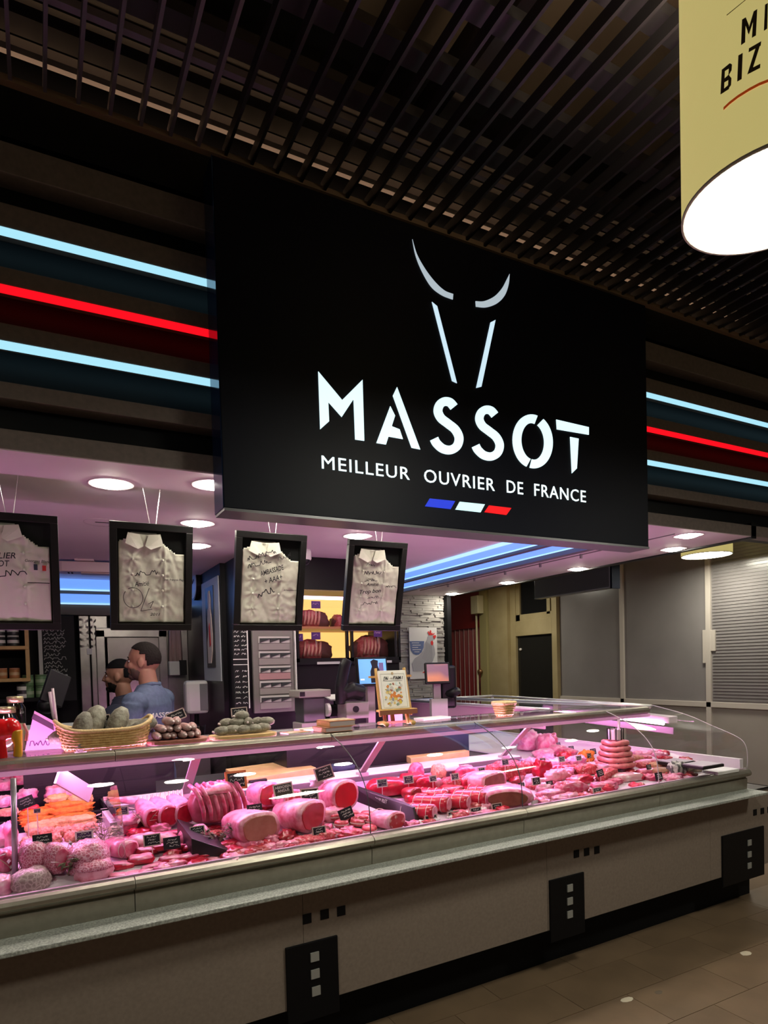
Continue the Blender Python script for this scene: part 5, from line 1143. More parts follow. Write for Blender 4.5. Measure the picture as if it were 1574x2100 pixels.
def sausage(t, L, r, mat, bend=.1, seed=0, nm='casing'):
    n = 9; P = [(-L/2+L*k/(n-1), 0, bend*L*(1-((k-(n-1)/2)/((n-1)/2))**2)) for k in range(n)]; R = [r*(.45, .82, .97, 1.02, 1.0, 1.03, .96, .8, .4)[k] for k in range(n)]
    MB().tube(P, R, 12).build(nm, mat, t, smooth=True)
    MB().tube([P[0], (P[0][0]-.012, 0, P[0][2]+.004)], [.004, .006], 6).build('knot', stringm, t, smooth=True)
bs = [(.185, .66, .075, .035, 1.25, .9), (.235, .70, .10, .04, 1.15, .6), (.335, .68, .09, .036, 1.2, .3), (.285, .74, .07, .034, .2, .1), (.39, .70, .07, .034, .1, .2), (.14, .70, .055, .03, 0, .2), (.42, .66, .065, .028, .5, .05)]
for k, (s_, tt, z_, r_, pit, yw) in enumerate(bs):
    t = cthing('dried_sausage', ('upright thick mouldy sausage leaning left in the basket', 'tall thick mouldy sausage in the middle of the basket', 'pale grey mouldy sausage leaning at the basket centre right', 'mouldy sausage lying behind the upright ones in the basket', 'pale mouldy sausage lying at the right of the basket', 'whitish sausage lying at the left end of the basket', 'small grey sausage at the right rim of the basket')[k], 'sausage', s_, tt, SHZ+z_, yw, 'mouldy sausages in the basket')
    t.rotation_euler = (0, -pit, CR+yw); sausage(t, .19 if k < 3 else .19, r_*1.22, mould if k % 3 else mould2, .05, k)
# boards with sausages
def sboard(label, u0, v0, u1, v1, dep, mat=boardwood):
    a, b = shp(u0, v0), shp(u1, v1); c = (a+b)/2; L = (b-a).length
    t = cthing('serving_board', label, 'board', c.x, .66, SHZ, 0); mb = MB(); mb.prism([(sg(math.cos(q), .45)*L/2, sg(math.sin(q), .45)*dep/2) for q in [2*math.pi*k/24 for k in range(24)]], lambda x, y: (x, y, 0), lambda x, y: (x, y, .018)); mb.build('board', mat, t, bev=.003)
    return c.x, .66, L
s_, tt, L = sboard('wooden board under the pile of pinkish dried sausages', 304, 1528, 428, 1518, .15, M('reddish_board', (.42, .16, .12), .5, n=((.34, .11, .08), 14, 4, .3, .7)))
first = None; k = 0
for row, nn in ((0, 6), (1, 5), (2, 2)):
    for j in range(nn):
        x = s_-.10+.038*j+.019*row+(.02 if row == 2 else 0); loc = CP(x, tt+.005*((j*7+row) % 3), SHZ+.018+.019+.033*row); yw = math.pi/2+.15*math.sin(j*2.3+row)
        if first is None: first = thing('dried_sausage', 'pinkish dried sausage stacked in the heap on the red board', 'sausage', loc, CR+yw, 'pinkish dried sausages on the red board'); sausage(first, .13, .0195, chal, .02)
        else: dup(first, loc, CR+yw)
s_, tt, L = sboard('pale wooden tray under the grey dried sausages', 437, 1519, 570, 1508, .15)
first = None
for (x, y, z_, yw, sc) in ((-.115, -.03, .02, .3, 1.), (-.06, -.03, .022, -.2, 1), (-.005, -.035, .02, .3, 1), (.045, -.03, .02, -.1, 1), (.10, -.02, .022, .2, 1), (-.08, .01, .055, .5, 1), (-.03, 0, .056, .2, 1.05), (.03, 0, .055, 1.2, 1), (.0, .01, .088, .4, 1), (.125, .0, .05, -.2, 1), (.085, .02, .05, .7, .95)):
    loc = CP(s_+x, tt+y, SHZ+.018+z_)
    if first is None: first = thing('dried_sausage', 'short grey dried sausage piled on the pale tray', 'sausage', loc, CR+yw, 'short grey sausages on the pale tray'); sausage(first, .085, .022, mould, .06)
    else: o = dup(first, loc, CR+yw)
def shelf_tag(u, v, wpx, label, roll):
    q = pT(u, v, .72); m = mpp(q); W_, H_ = wpx*m, wpx*m*.55; t = cthing('price_tag', label, 'price tag', q.x, .72, SHZ); zc = q.z-SHZ-H_/2
    rt = link('plate', MB().box(-W_/2, W_/2, 0, .003, 0, H_).data('plate', tagk), t, (0, 0, zc), (-.1, roll, 0)); mb = MB(); bw = W_*.05
    for x0, x1, z0, z1 in ((-W_/2, W_/2, 0, bw), (-W_/2, W_/2, H_-bw, H_), (-W_/2, -W_/2+bw, 0, H_), (W_/2-bw, W_/2, 0, H_)): mb.box(x0, x1, -.003, .004, z0, z1)
    mb.build('border', tb_w, rt); MB().tube([(0, .005, 0), (0, .005, zc+.01)], .002, 5).build('stake', stringm, t); rr = random.Random(int(u))
    for k in range(2): scrib(rr, -W_*.3, H_*(.58-.3*k), W_*.6, H_*.16, -.002, -.0005).build('lettering', chalk, rt)
shelf_tag(207, 1478, 40, 'black price tag standing behind the sausages in the basket', -.12); shelf_tag(365, 1467, 38, 'tilted black price tag above the pinkish sausages', -.35); shelf_tag(491, 1460, 34, 'dark tan framed tag behind the grey sausages', -.05)
# magazines and books
for j, (u, v, W_, D_, col) in enumerate(((622, 1507, .13, .10, (.55, .22, .12)), (642, 1500, .12, .10, (.62, .60, .56)))):
    p = shp(u, v); t = cthing('magazine', ('orange covered magazine lying on the shelf', 'pale leaflet lying behind the orange magazine')[j], 'magazine', p.x, .64+.09*j, SHZ, .15); MB().box(-W_/2, W_/2, -D_/2, D_/2, 0, .006+.004*j).build('pages', M('paper_white', (.68, .66, .62), .6), t); MB().box(-W_/2-.002, W_/2+.002, -D_/2, D_/2, .006+.004*j, .008+.004*j).build('cover', M('mag_cover_%d' % j, col, .4, n=((.7, .6, .5), 20, 3, .4, .6)), t)
p = shp(714, 1504)
for j, (dx, z_, w_, h_, cc) in enumerate(((0, 0, .165, .026, (.50, .24, .14)), (.022, .027, .16, .032, (.62, .30, .14)))):
    t = cthing('book', ('closed grey paged book at the bottom of the stack of two', 'closed book with brown spine on top of the stack')[j], 'book', p.x+dx, .62, SHZ+z_, .05)
    MB().box(-w_/2+.003, w_/2-.003, -.072, .07, .003, h_-.003).build('pages', M('book_pages', (.46, .42, .40), .7), t); mb = MB(); mb.box(-w_/2, w_/2, -.075, .075, h_-.003, h_).box(-w_/2, w_/2, -.075, .075, 0, .003).box(-w_/2, -w_/2+.004, -.075, .075, 0, h_); mb.build('cover', M('book_cover_%d' % j, cc, .4), t)
    if j: MB().box(-w_/2+.03, w_/2, -.06, .06, h_, h_+.002).build('print', M('cover_print', (.68, .58, .38), .4, n=((.35, .25, .18), 30, 3, .4, .6)), t)
# easel with a framed cookery book
p = shp(845, 1492); t = cthing('table_easel', 'small wooden table easel holding the illustrated book', 'easel', p.x+.01, .64, SHZ, -.08)
ew = M('easel_wood', (.60, .38, .12), .5, n=((.48, .27, .07), 20, 3, .3, .7)); er = M('easel_dark_wood', (.34, .13, .07), .5)
lean = .22
for sx in (-1, 1):
    MB().bar((sx*.098, .0, .055), (sx*.092, .30*lean, .33), .014, .014).build('upright', ew, t, bev=.002); MB().bar((sx*.075, -.01, 0.006), (sx*.07, .01, .085), .020, .016).build('leg', er if sx < 0 else ew, t, bev=.002)
    MB().tube([(sx*.085, -.055, .012), (sx*.085, -.01, .02), (sx*.085, .06, .012)], [.014, .012, .010], 8).build('foot', ew, t, smooth=True)
    MB().box(sx*.115-.022, sx*.115+.022, .058, .072, .275, .287).build('peg', ew, t)
MB().bar((0, .04, .004), (0, .06, .09), .020, .016).build('leg', er, t); MB().bar((-.12, -.012, .088), (.12, -.012, .088), .05, .012, up=(0, 0, 1)).build('tray', ew, t, bev=.002); MB().bar((-.12, -.036, .078), (.12, -.036, .078), .006, .026).build('tray_lip', er, t); MB().bar((-.1, .03, .016), (.1, .03, .016), .014, .012).build('stretcher', er, t)
t2 = cthing('cookery_book', 'white illustrated book on the easel with bold black title', 'book', p.x+.01, .64-.004, SHZ+.096, -.08); t2.rotation_euler = (-lean*.95, 0, CR-.08)
BW, BH = .178, .225
MB().box(-BW/2, BW/2, 0, .016, 0, BH).build('cover', M('book_white', (.78, .77, .70), .45), t2, bev=.002)
greyl = M('grey_line', (.45, .44, .38), .6); mb = MB()
for x0, x1, z0, z1 in ((-.076, .076, .008, .0095), (-.076, .076, BH-.02, BH-.0185), (-.077, -.0755, .008, BH-.02), (.0755, .077, .008, BH-.02)): mb.box(x0, x1, -.001, 0, z0, z1)
mb.build('border_line', greyl, t2)
text("J'AI", ink, t2, (-.045, -.0015, .172), size=.024, width=.034, shear=.25, ext=.0005, bold=.0006); text("F'AIM !", ink, t2, (.032, -.0015, .172), size=.026, width=.064, shear=.25, ext=.0005, bold=.0006); text('de', greyl, t2, (-.012, -.0015, .174), size=.020, width=.016, shear=.4, ext=.0004)
MB().lathe([(.008, 0), (.008, .001)], 14).build('emblem', M('gold_print', (.42, .32, .16), .5), t2, loc=(.0, -.0005, .207), rot=(math.pi/2, 0, 0))
MB().box(-.06, .06, -.001, 0, .163, .1645).build('rule', ink, t2)
r3 = random.Random(21); cols = [(.45, .45, .43), (.60, .22, .05), (.70, .52, .20), (.20, .28, .20), (.52, .50, .46), (.30, .10, .06), (.62, .46, .05), (.25, .26, .28), (.62, .70, .68)]
for k in range(64):
    x, z = r3.uniform(-.062, .062), r3.uniform(.018, .150); c = cols[r3.randrange(9)]
    if abs(x) < .025 and .06 < z < .1: c = (.66, .20, .03)
    mb = MB(); n = 6; R_ = r3.uniform(.006, .015); mb.prism([(x+R_*r3.uniform(.5, 1)*math.cos(q*1.047), z+R_*r3.uniform(.5, 1)*math.sin(q*1.047)) for q in range(n)], lambda a, b: (a, -.0006-.00001*k, b), lambda a, b: (a, 0, b)); mb.build('illustration_patch', M('ill_%d' % cols.index(c) if c in cols else 'ill_or', c, .6), t2)
# small empty basket at the right
p = shp(1050, 1470); basket('small round wicker basket standing alone at the right of the shelf', p.x, .66, .125, .115, .075, .28, 5, 16, loop=True)
# white tray cloth under the easel: leaflets
p = shp(818, 1482); t = cthing('leaflet_holder', 'pink lit acrylic leaflet block behind the easel legs', 'leaflets', p.x, .80, SHZ); MB().box(-.045, .045, 0, .02, 0, .07).build('block', acr, t)  # whitish block; its pink light is in the material's colour and glow
p = shp(930, 1478); t = cthing('paper_stack', 'white papers lying behind the easel', 'papers', p.x-.02, .83, SHZ, .1); MB().box(-.11, .11, -.05, .05, 0, .012).build('sheets', M('paper_white', (.68, .66, .62), .6), t)
# ================================================================== FRAMED CHEF JACKETS hanging on wires (Y=3.38)
jack = M('jacket_cotton', (.74, .71, .64), .8, bump=(40, .15)); fr_m = M('frame_black', (.007, .007, .007), .35)
tilt = math.radians(14)
def jacket_frame(x0, x1, label, seed, writes, collar=True, hflag=False, orange_=False):
    zt_, zb_ = 2.325, 1.815; W_ = x1-x0; H_ = (zt_-zb_)/math.cos(tilt); cx = (x0+x1)/2
    t = thing('framed_jacket', label, 'framed jacket', (cx, 3.38, (zt_+zb_)/2), 0, 'hanging framed chef jackets'); t.rotation_euler = (tilt, 0, 0)
    b = .033; d = .035
    for q in ((-W_/2, W_/2, H_/2-b, H_/2), (-W_/2, W_/2, -H_/2, -H_/2+b), (-W_/2, -W_/2+b, -H_/2+b, H_/2-b), (W_/2-b, W_/2, -H_/2+b, H_/2-b)):
        MB().box(q[0], q[1], -d/2, d/2, q[2], q[3]).build('frame_bar', fr_m, t, bev=.002)
    MB().box(-W_/2+.005, W_/2-.005, d/2-.006, d/2, -H_/2+.005, H_/2-.005).build('backing', mblack, t)
    iw, ih = W_-2*b-.012, H_-2*b-.014; nx, nz = 54, 66; sd = Vector((seed*5.3, seed*2.1, seed)); mb = MB(); V = {}
    def top(x):      # shoulder line: collar in the middle-left, sloping shoulders
        a = (x+iw*.12)/iw
        return ih/2-(.018 if abs(a) < .18 else .018+(.075 if a > 0 else .04)*min(1, (abs(a)-.18)/.32)+.012)
    but = [(-.12*iw if k % 2 == 0 else .16*iw, ih*(.22-.17*(k//2))) for k in range(8)]
    but = [(sx*iw, ih*zf) for zf in (.2, .03, -.14, -.32) for sx in (-.30, .16)]
    for i in range(nx+1):
        for k in range(nz+1):
            x = -iw/2+iw*i/nx; z = -ih/2+ih*k/nz
            if z > top(x)+.006: continue
            q = Vector((x*9, z*9, 0))+sd; y = .007*noise.noise(q)+.006*abs(noise.noise(q*2.3))-.007*abs(noise.noise(Vector((x*20+z*6, z*5, 3))+sd))
            up = max(0, (z-ih*.1)/ih)*2; y += -.016*up*abs(noise.noise(Vector((x*26, z*15, 7))+sd))
            if abs(x-.2*iw) < .006: y -= .003
            for bx, bz in but:
                r_ = math.hypot(x-bx, z-bz)
                if r_ < .05: y += .0035*math.cos(6*math.atan2(z-bz, x-bx)+seed)*(1-r_/.05)
            V[i, k] = len(mb.v); mb.v.append((x, -.002+y, z))
    for i in range(nx):
        for k in range(nz):
            q = [(i, k), (i+1, k), (i+1, k+1), (i, k+1)]
            if all(e in V for e in q): mb.f.append(tuple(V[e] for e in q))
    mb.build('jacket', jack, t, smooth=True, fix=False, thick=.002)
    # stand collar
    cx_ = -.12*iw
    for sx in (-1, 1):
        c = MB(); c.add([(cx_+sx*.02, -.008, ih/2-.015), (cx_+sx*.075, -.012, ih/2-.008), (cx_+sx*.088, -.014, ih/2-.06), (cx_+sx*.03, -.016, ih/2-.085), (cx_+sx*.004, -.012, ih/2-.07)], [(0, 1, 2, 3, 4)]); c.build('collar', jack, t, thick=.004)
    MB().box(cx_-.06, cx_+.06, .0, .006, ih/2-.05, ih/2-.006).build('collar_band', M('grey_cotton', (.40, .38, .35), .8), t)
    for bx, bz in but: MB().ell((bx, -.010, bz), (.007, .004, .007), 10, 6).build('button', M('white_button', (.75, .73, .68), .4), t, smooth=True)
    rw = random.Random(seed*13)
    for (s_, x, z, sz, wd, rot) in writes:
        if s_.startswith('~'):          # illegible hand
            o = scrib(rw, -wd*iw/2, 0, wd*iw, sz, -.0008, .0004).build('handwriting', ink, t, loc=(x*iw, -.019, z*ih))
        else:
            o = text(s_, ink, t, (x*iw, -.019, z*ih), size=sz*1.25, width=wd*iw*1.1 if wd else None, shear=.25, ext=.0004, bold=sz*.012)
        o.rotation_euler = (0, -rot, 0)
    if hflag:
        MB().box(.29*iw, .34*iw, -.014, -.012, .035*ih, .095*ih).build('flag_mark', M('dark_blue_print', (.02, .03, .06), .6), t); MB().box(.40*iw, .45*iw, -.014, -.012, .03*ih, .085*ih).build('flag_mark', M('red_mark', (.5, .02, .02), .6), t)
        MB().box(.2*iw, .49*iw, -.013, -.011, -.10*ih, -.092*ih).build('pen_line', ink, t)
    MB().box(-W_/2+b*.8, W_/2-b*.8, -d/2+.001, -d/2+.003, -H_/2+b*.8, H_/2-b*.8).build('glass', glassmat('frame_glass', (.96, .97, .95), .7), t)
    inv_t = t.matrix_basis.to_3x3().inverted() if False else Matrix.Rotation(-tilt, 3, 'X')
    for wx, cxp in ((-.01, -.035), (.02, .045)):
        a = Vector((wx, 0, H_/2)); bw = inv_t @ Vector((cxp, -.06, 2.5-(zt_+zb_)/2)); MB().tube([a, bw], .0016, 5).build('wire', M('steel_wire', (.6, .55, .55), .3, .8), t)
    return t
jacket_frame(-.29, .10, 'framed white chef jacket cut off by the left picture edge, with small flag', 1, [('BLIER', -.10+.02, .14, .030, .26, .05), ('SOT', -.12, .06, .030, .18, .05), ('~', .02, -.03, .026, .34, .12), ('Georges Blanc', .34, .115, .014, .30, -.02)], hflag=True)
jacket_frame(.318, .705, 'framed white chef jacket with large round signature, left of the sign', 2, [('~', -.10, .03, .022, .34, .10), ('Amitié', -.16, -.09, .026, .20, .12), ('2011', .04, -.42, .016, .14, 0), ('Jean François Piège', .34, -.02, .012, .30, 0)])
jacket_frame(.925, 1.315, 'framed white chef jacket with slanted block letters and underlined name', 3, [('~', -.18, .30, .022, .50, .30), ('~', -.22, .20, .020, .40, .30), ('~', .22, .30, .018, .24, .40), ('AMBASSADE', .02, .12, .030, .40, .32), ('+ AAA+', .05, .015, .032, .30, .32), ('~', -.08, -.15, .030, .30, .36), ('~', .36, -.09, .007, .24, 0)])
jacket_frame(1.57, 1.95, 'framed white chef jacket with six short lines of writing, rightmost', 4, [('~', -.16, .27, .014, .18, -.1), ('~', -.10, .16, .020, .36, .08), ('~', -.12, .07, .016, .26, .06), ('Amitié', -.08, .01, .022, .24, .05), ('Trop bon', -.12, -.085, .026, .42, .10), ('~', -.04, -.15, .014, .24, .08), ('~', -.12, -.235, .016, .36, .08), ('~', .33, .0, .012, .24, .0)])
# the big round signature of the second jacket
for o in [q for q in bpy.data.objects if q.get('label', '').startswith('framed white chef jacket with large round')]:
    iw, ih = .387-.078, .526-.08; mb = MB(); P = [(-.09+.045*math.cos(a), -.10+.05*math.sin(a)) for a in [math.radians(120-13*k) for k in range(27)]]
    for a, b in zip(P[:-1], P[1:]): mb.bar((a[0], -.0165, a[1]), (b[0], -.0165, b[1]), .0028, .001, up=(0, 1, 0))
    for a, b in (((-.015, -.05), (-.055, -.165)), ((-.055, -.165), (.0, -.155)), ((-.02, -.13), (.005, -.115)), ((.005, -.115), (-.01, -.15))): mb.bar((a[0], -.0165, a[1]), (b[0], -.0165, b[1]), .0028, .001, up=(0, 1, 0))
    mb.build('signature', ink, o)
    mb = MB(); mb.bar((-.16, -.0165, .02), (-.04, -.0165, .03), .001, .001)

# ================================================================== BACK OF THE SHOP: shelves, chalkboard, steel door
def pb(u, v, Y=6.55): return pY(u, v, Y)
YS = 6.5
xr = pY(60, 1330, YS).x; xl = -1.5
t = thing('wall_shelf', 'dark wall shelving with pale wooden boards of jars at the left', 'shelf', ((xl+xr)/2, YS, 0)); cx = (xl+xr)/2
zsA, zsB, zsC = pY(30, 1326, YS).z, pY(30, 1391, YS).z, pY(30, 1432, YS).z
for z in (zsA, zsB): MB().box(xl-cx, xr-cx, -.14, .16, z-.03, z).build('board', wood, t, bev=.003)
MB().box(xl-cx, xr+.14-cx, -.14, .16, zsC-.03, zsC).build('board', mblack, t)
MB().box(xr-.03-cx, xr-cx, -.13, .16, zsB, zsA+.4).build('upright', wood, t)
MB().box(xl-cx, xr+.2-cx, .16, .30, 1.0, 2.3).build('back_panel', mblack, t)
can_w = M('can_white', (.66, .65, .60), .4); can_d = M('can_dark', (.03, .03, .03), .4)
def tins(n, z0, du, labels, r_, h_, lidm, bodym, bandm, rows=1, name='tin', gname='', x_start=None):
    first = None
    for rw in range(rows):
        for k in range(n):
            x = (x_start if x_start is not None else xr-.12)-k*(2*r_+.012); loc = (x, YS-.02, z0+rw*(h_+.002))
            if first is None:
                first = thing(name, labels, 'jar', loc, 0, gname)
                MB().lathe([(r_*.97, 0), (r_, .006), (r_, h_*.84), (r_*.95, h_*.86)], 16).build('body', bodym, first, smooth=True); MB().lathe([(r_*1.005, h_*.30), (r_*1.005, h_*.58)], 16, cap0=False, cap1=False).build('band', bandm, first, smooth=True); MB().lathe([(r_*.98, h_*.85), (r_*.98, h_), (.001, h_)], 16, cap1=False).build('lid', lidm, first, smooth=True)
            else: dup(first, loc)
tins(5, zsA, 0, 'white topped tin in the double row on the upper wooden shelf', .046, .095, can_w, can_d, can_w, 2, 'tin', 'white tins on the upper shelf')
tins(3, zsB, 0, 'small amber jar on the lower wooden shelf', .042, .09, M('amber_lid', (.45, .20, .12), .4), M('amber_jar', (.42, .18, .07), .3), M('pale_band', (.55, .38, .22), .5), 1, 'jam_jar', 'amber jars on the lower shelf')
tins(3, zsB, 0, 'pale spotted tin on the lower wooden shelf, left of the amber jars', .034, .11, can_w, M('grey_tin', (.5, .48, .45), .4), can_d, 1, 'pale_tin', 'pale tins on the lower shelf', xr-.42)
tins(2, zsC, 0, 'green tin on the black lower shelf', .045, .10, M('green_lid', (.12, .2, .1), .4), M('green_tin', (.12, .22, .10), .4), M('green_band', (.3, .4, .25), .4), 2, 'green_tin', 'green tins on the lower shelf', xr+.08)
tins(1, zsC, 0, 'white and dark tin left of the green tins', .05, .12, can_d, can_w, can_d, 1, 'dark_topped_tin', 'green tins on the lower shelf', xr-.06)
t, W_, H_ = flatboard('chalk_menu', 'tall black chalkboard with many lines of white writing at the left back', 'board', 76, 1262, 158, 1436, 6.6, chalk_b)
MB().box(-W_/2, -W_/2+.03, -.03, -.02, 0, H_).build('white_edge', M('pale_edge_strip', (.42, .42, .40), .5), t)
rr = random.Random(4)
for k in range(15):
    zz = H_*(.86-.047*k); scrib(rr, -W_*.36, zz, W_*rr.uniform(.42, .62), .026, -.024, -.02).build('lettering', M('dim_chalk', (.40, .40, .38), .8), t)
MB().box(-W_*.26, W_*.26, -.032, -.022, H_*.16, H_*.31).build('white_notice', M('notice_white', (.55, .55, .53), .5), t, bev=.004)
# steel wall panel, steel door
a = pY(159, 1248, 6.85); b = pY(204, 1480, 6.85)
sw = struct('wall_steel', label='stainless steel wall panels around the cold room door')
xm_ = pY(183, 1300, 6.85).x
for xa, xb in ((a.x, xm_-.004), (xm_+.004, b.x+.1)): MB().box(xa, xb, 6.80, 6.9, 0, 2.16).build('steel_panel', steel, sw, bev=.006)
for k, (z_, wv) in enumerate(((2.10, .012), (1.98, .01), (1.92, .006), (1.86, .008), (2.04, .006))):  # wavy strips shaped to stand for bright reflections in the steel
    for xa, xb in ((a.x, xm_-.004), (xm_+.004, b.x)):
        mb = MB(); n = 10; mb.v = [(xa+(xb-xa)*i/n, 6.798-.010*math.sin(math.pi*i/n), z_+wv*math.sin(i*.7+k)+dz) for dz in (0, .022) for i in range(n+1)]; mb.f = [(i, i+1, n+2+i, n+1+i) for i in range(n)]; mb.build('reflection_band', steel, sw, smooth=True)
MB().box(pY(178, 1335, 6.79).x, pY(189, 1335, 6.79).x, 6.792, 6.80, pY(185, 1342, 6.79).z, pY(185, 1330, 6.79).z).build('notice', wplastic, sw)
d3 = struct('door_3', label='stainless steel cold room door')
xa, xb = pY(207, 1300, 6.8).x, pY(330, 1300, 6.8).x
MB().box(xa, xb, 6.80, 6.9, 0, 1.95).build('door_leaf', M('door_steel', (.34, .31, .29), .32, .75, n=((.26, .24, .22), 4, 3, .3, .7)), d3, bev=.004)
for q in ((xa-.05, xa+.03, 0, 2.02), (xb-.03, xb+.05, 0, 2.02), (xa-.05, xb+.05, 1.95, 2.04)): MB().box(q[0], q[1], 6.77, 6.9, q[2], q[3]).build('door_frame', steel, d3, bev=.005)
MB().box(xb+.05, 1.36, 6.82, 6.9, 0, 2.16).build('steel_panel', steel, sw, bev=.004)
p = pY(361, 1320, 6.7); t = thing('hanging_cloth', 'pinkish cloth hanging on the steel wall', 'cloth', (p.x, 6.74, 1.62)); mb = MB(); n = 12
mb.v = [(x_*(1-.2*z_), -.02*math.sin(i*1.6)*(1.2-z_), .5*z_) for z_ in (0, .5, 1) for i in range(n) for x_ in [-.07+.14*i/(n-1)]]; mb.f = [(r_*n+i, r_*n+i+1, (r_+1)*n+i+1, (r_+1)*n+i) for r_ in range(2) for i in range(n-1)]; mb.build('fabric', M('pink_cloth', (.42, .30, .28), .8), t, smooth=True, thick=.006)
# back bench along the rear wall, sink clutter
MB().box(-1.55, 1.34, 5.9, 6.33, FLZ, .98).build('back_bench', M('bench_steel', (.22, .21, .20), .35, .6), None)
tag(bpy.data.objects['back_bench'], 'dark steel work bench along the back wall', 'bench')
# soap dispenser and switch box on the black partition side
p = pX(410, 1427, 1.33); t = thing('soap_dispenser', 'white wall soap dispenser with dark front beside the partition', 'dispenser', (1.24, p.y-.25, p.z-.15))
MB().box(-.10, .10, -.07, .07, 0, .30).build('body', wplastic, t, bev=.03); MB().box(.02, .09, -.074, -.068, .03, .27).build('front', M('grey_front', (.18, .19, .19), .4), t, bev=.006); MB().tube([(0, 0, 0), (0, 0, -.25)], .02, 8).build('tube', sat, t)
p = pX(381, 1370, 1.33); t = thing('switch_box', 'small grey switch box on the steel wall', 'switch', (1.20, 6.76, p.z-.07)); MB().box(-.05, .05, -.06, .06, 0, .14).build('box', wplastic, t, bev=.006); MB().box(.05, .12, -.06, .06, .0, .15).build('cover', sat, t, bev=.004)

# ================================================================== TILLS AND MACHINES
def screen_till(label, u, v, W_, H_, Y, scr, yaw, tilt_, shade=sat):
    p = pY(u, v, Y); t = thing('till_screen', label, 'screen', (p.x, Y, p.z-H_/2-.3), yaw)
    hd = link('screen', MB().box(-W_/2, W_/2, 0, .035, -H_/2, H_/2).data('screen', shade), t, (0, 0, H_/2+.3), (tilt_, 0, 0)); bv = hd.modifiers.new('b', 'BEVEL'); bv.width = .008; bv.segments = 2
    MB().box(-W_/2+.015, W_/2-.015, -.002, 0, -H_/2+.018, H_/2-.015).build('display', scr, hd)
    MB().box(-.03, .03, .03, .07, 0, H_/2+.3).build('post', M('grey_post2', (.26, .23, .23), .4, .3), t, bev=.004); MB().box(-.10, .10, -.06, .12, -.02, .0).build('foot', sat, t, bev=.006)
    return t, hd, p
blue_s = M('screen_blue', (.10, .30, .60), .3, emit=((.16, .40, .85), .75)); or_s = M('screen_orange', (.5, .2, .12), .25, n=((.10, .06, .16), 5, 1, .45, .62), emit=((.55, .20, .10), .35))
t, hd, p = screen_till('till screen glowing blue with a dark figure, left of the easel', 764, 1377, .245, .205, 4.0, blue_s, .0, -.12)
mb = MB(); mb.prism([(-.03, -.08), (.04, -.08), (.045, .0), (.03, .04), (.035, .075), (.0, .085), (-.025, .07), (-.015, .035), (-.03, .0)], lambda x, z: (x+.01, -.004, z), lambda x, z: (x+.01, -.0022, z)); mb.build('dark_figure', M('screen_dark', (.012, .012, .02), .3), hd)
MB().box(.05, .085, -.003, -.0022, -.05, .06).build('screen_tile', M('screen_violet', (.10, .08, .16), .3, emit=((.2, .15, .35), .4)), hd)
MB().box(-.10, -.07, -.003, -.0022, -.06, -.05).build('screen_mark', M('screen_white', (.7, .7, .7), .3, emit=((.7, .75, .8), .8)), hd)
text('', ink, t, (0, 0, 0)) if False else None
t, hd, p = screen_till('till screen with orange glow turned sideways, right of the easel', 897, 1380, .20, .17, 4.25, or_s, -.35, -.18)
MB().box(.04, .16, .04, .12, .10, .44).build('rear_housing', sat, t, bev=.02); MB().tube([(.05, .08, .22), (.13, .05, .22), (.16, .0, .24)], [.03, .04, .03], 10).build('handset', sat, t, smooth=True)
MB().box(-.05, .08, .02, .10, 0, .18).build('white_stack', M('dull_paper', (.36, .34, .34), .6), t)
# black handset / scanner left of the blue screen
p = pY(722, 1425, 3.95); t = thing('scale_handset', 'bulky black handset on a grey scale left of the blue screen', 'scale', (p.x, 3.95, p.z-.16))
MB().box(-.07, .10, -.05, .10, 0, .11).build('scale_body', M('scale_grey', (.24, .21, .21), .4), t, bev=.006); MB().tube([(.0, -.056, .065), (.0, -.05, .065)], .022, 14).build('dial', sat, t)
mb = MB(); mb.tube([(-.09, 0, .10), (-.085, 0, .22), (-.05, .0, .36), (-.03, 0, .40)], [.035, .04, .04, .035], 10); mb.tube([(-.06, 0, .17), (.0, -.01, .19), (.07, -.01, .17)], [.05, .06, .055], 12); solid(mb, 'handset', sat, t, .007)
# label printers
p = pY(640, 1450, 4.1); t = thing('label_printer', 'pale grey label printer with dark front in front of the black unit', 'printer', (p.x, 4.1, p.z-.20))
MB().box(-.11, .09, -.08, .10, 0, .10).build('base', M('printer_beige', (.26, .255, .22), .5), t, bev=.006); MB().box(-.09, .07, -.07, .10, .10, .27).build('dark_body', M('charcoal', (.05, .055, .055), .4), t, bev=.012); MB().box(-.13, .10, -.10, .10, .27, .32).build('top', M('printer_beige', (.46, .45, .39), .5), t, bev=.008); MB().box(-.125, -.09, -.104, -.10, .28, .31).build('key_block', sat, t)
mb = MB(); mb.tube([(.07, -.075, .18), (.09, -.075, .18)], .045, 16); mb.build('wheel', wplastic, t)
p = pY(690, 1445, 4.2); t = thing('card_terminal', 'white edged card terminal on a black stand by the printer', 'terminal', (p.x, 4.2, p.z-.2)); MB().box(-.08, .06, -.05, .08, 0, .20).build('stand', sat, t, bev=.01); MB().box(-.02, .06, -.056, -.05, .07, .14).build('slot', M('mid_grey', (.12, .12, .12), .4), t)
o = MB().box(-.075, .085, -.06, .06, .0, .014).build('keypad', wplastic, t, loc=(0, 0, .245), rot=(.25, 0, 0), bev=.003); MB().box(.02, .08, -.05, .04, .014, .018).build('red_keys', M('red_keys', (.5, .05, .06), .4), o)
MB().tube([(0, .02, .2), (0, .02, .25)], .015, 8).build('neck', sat, t)
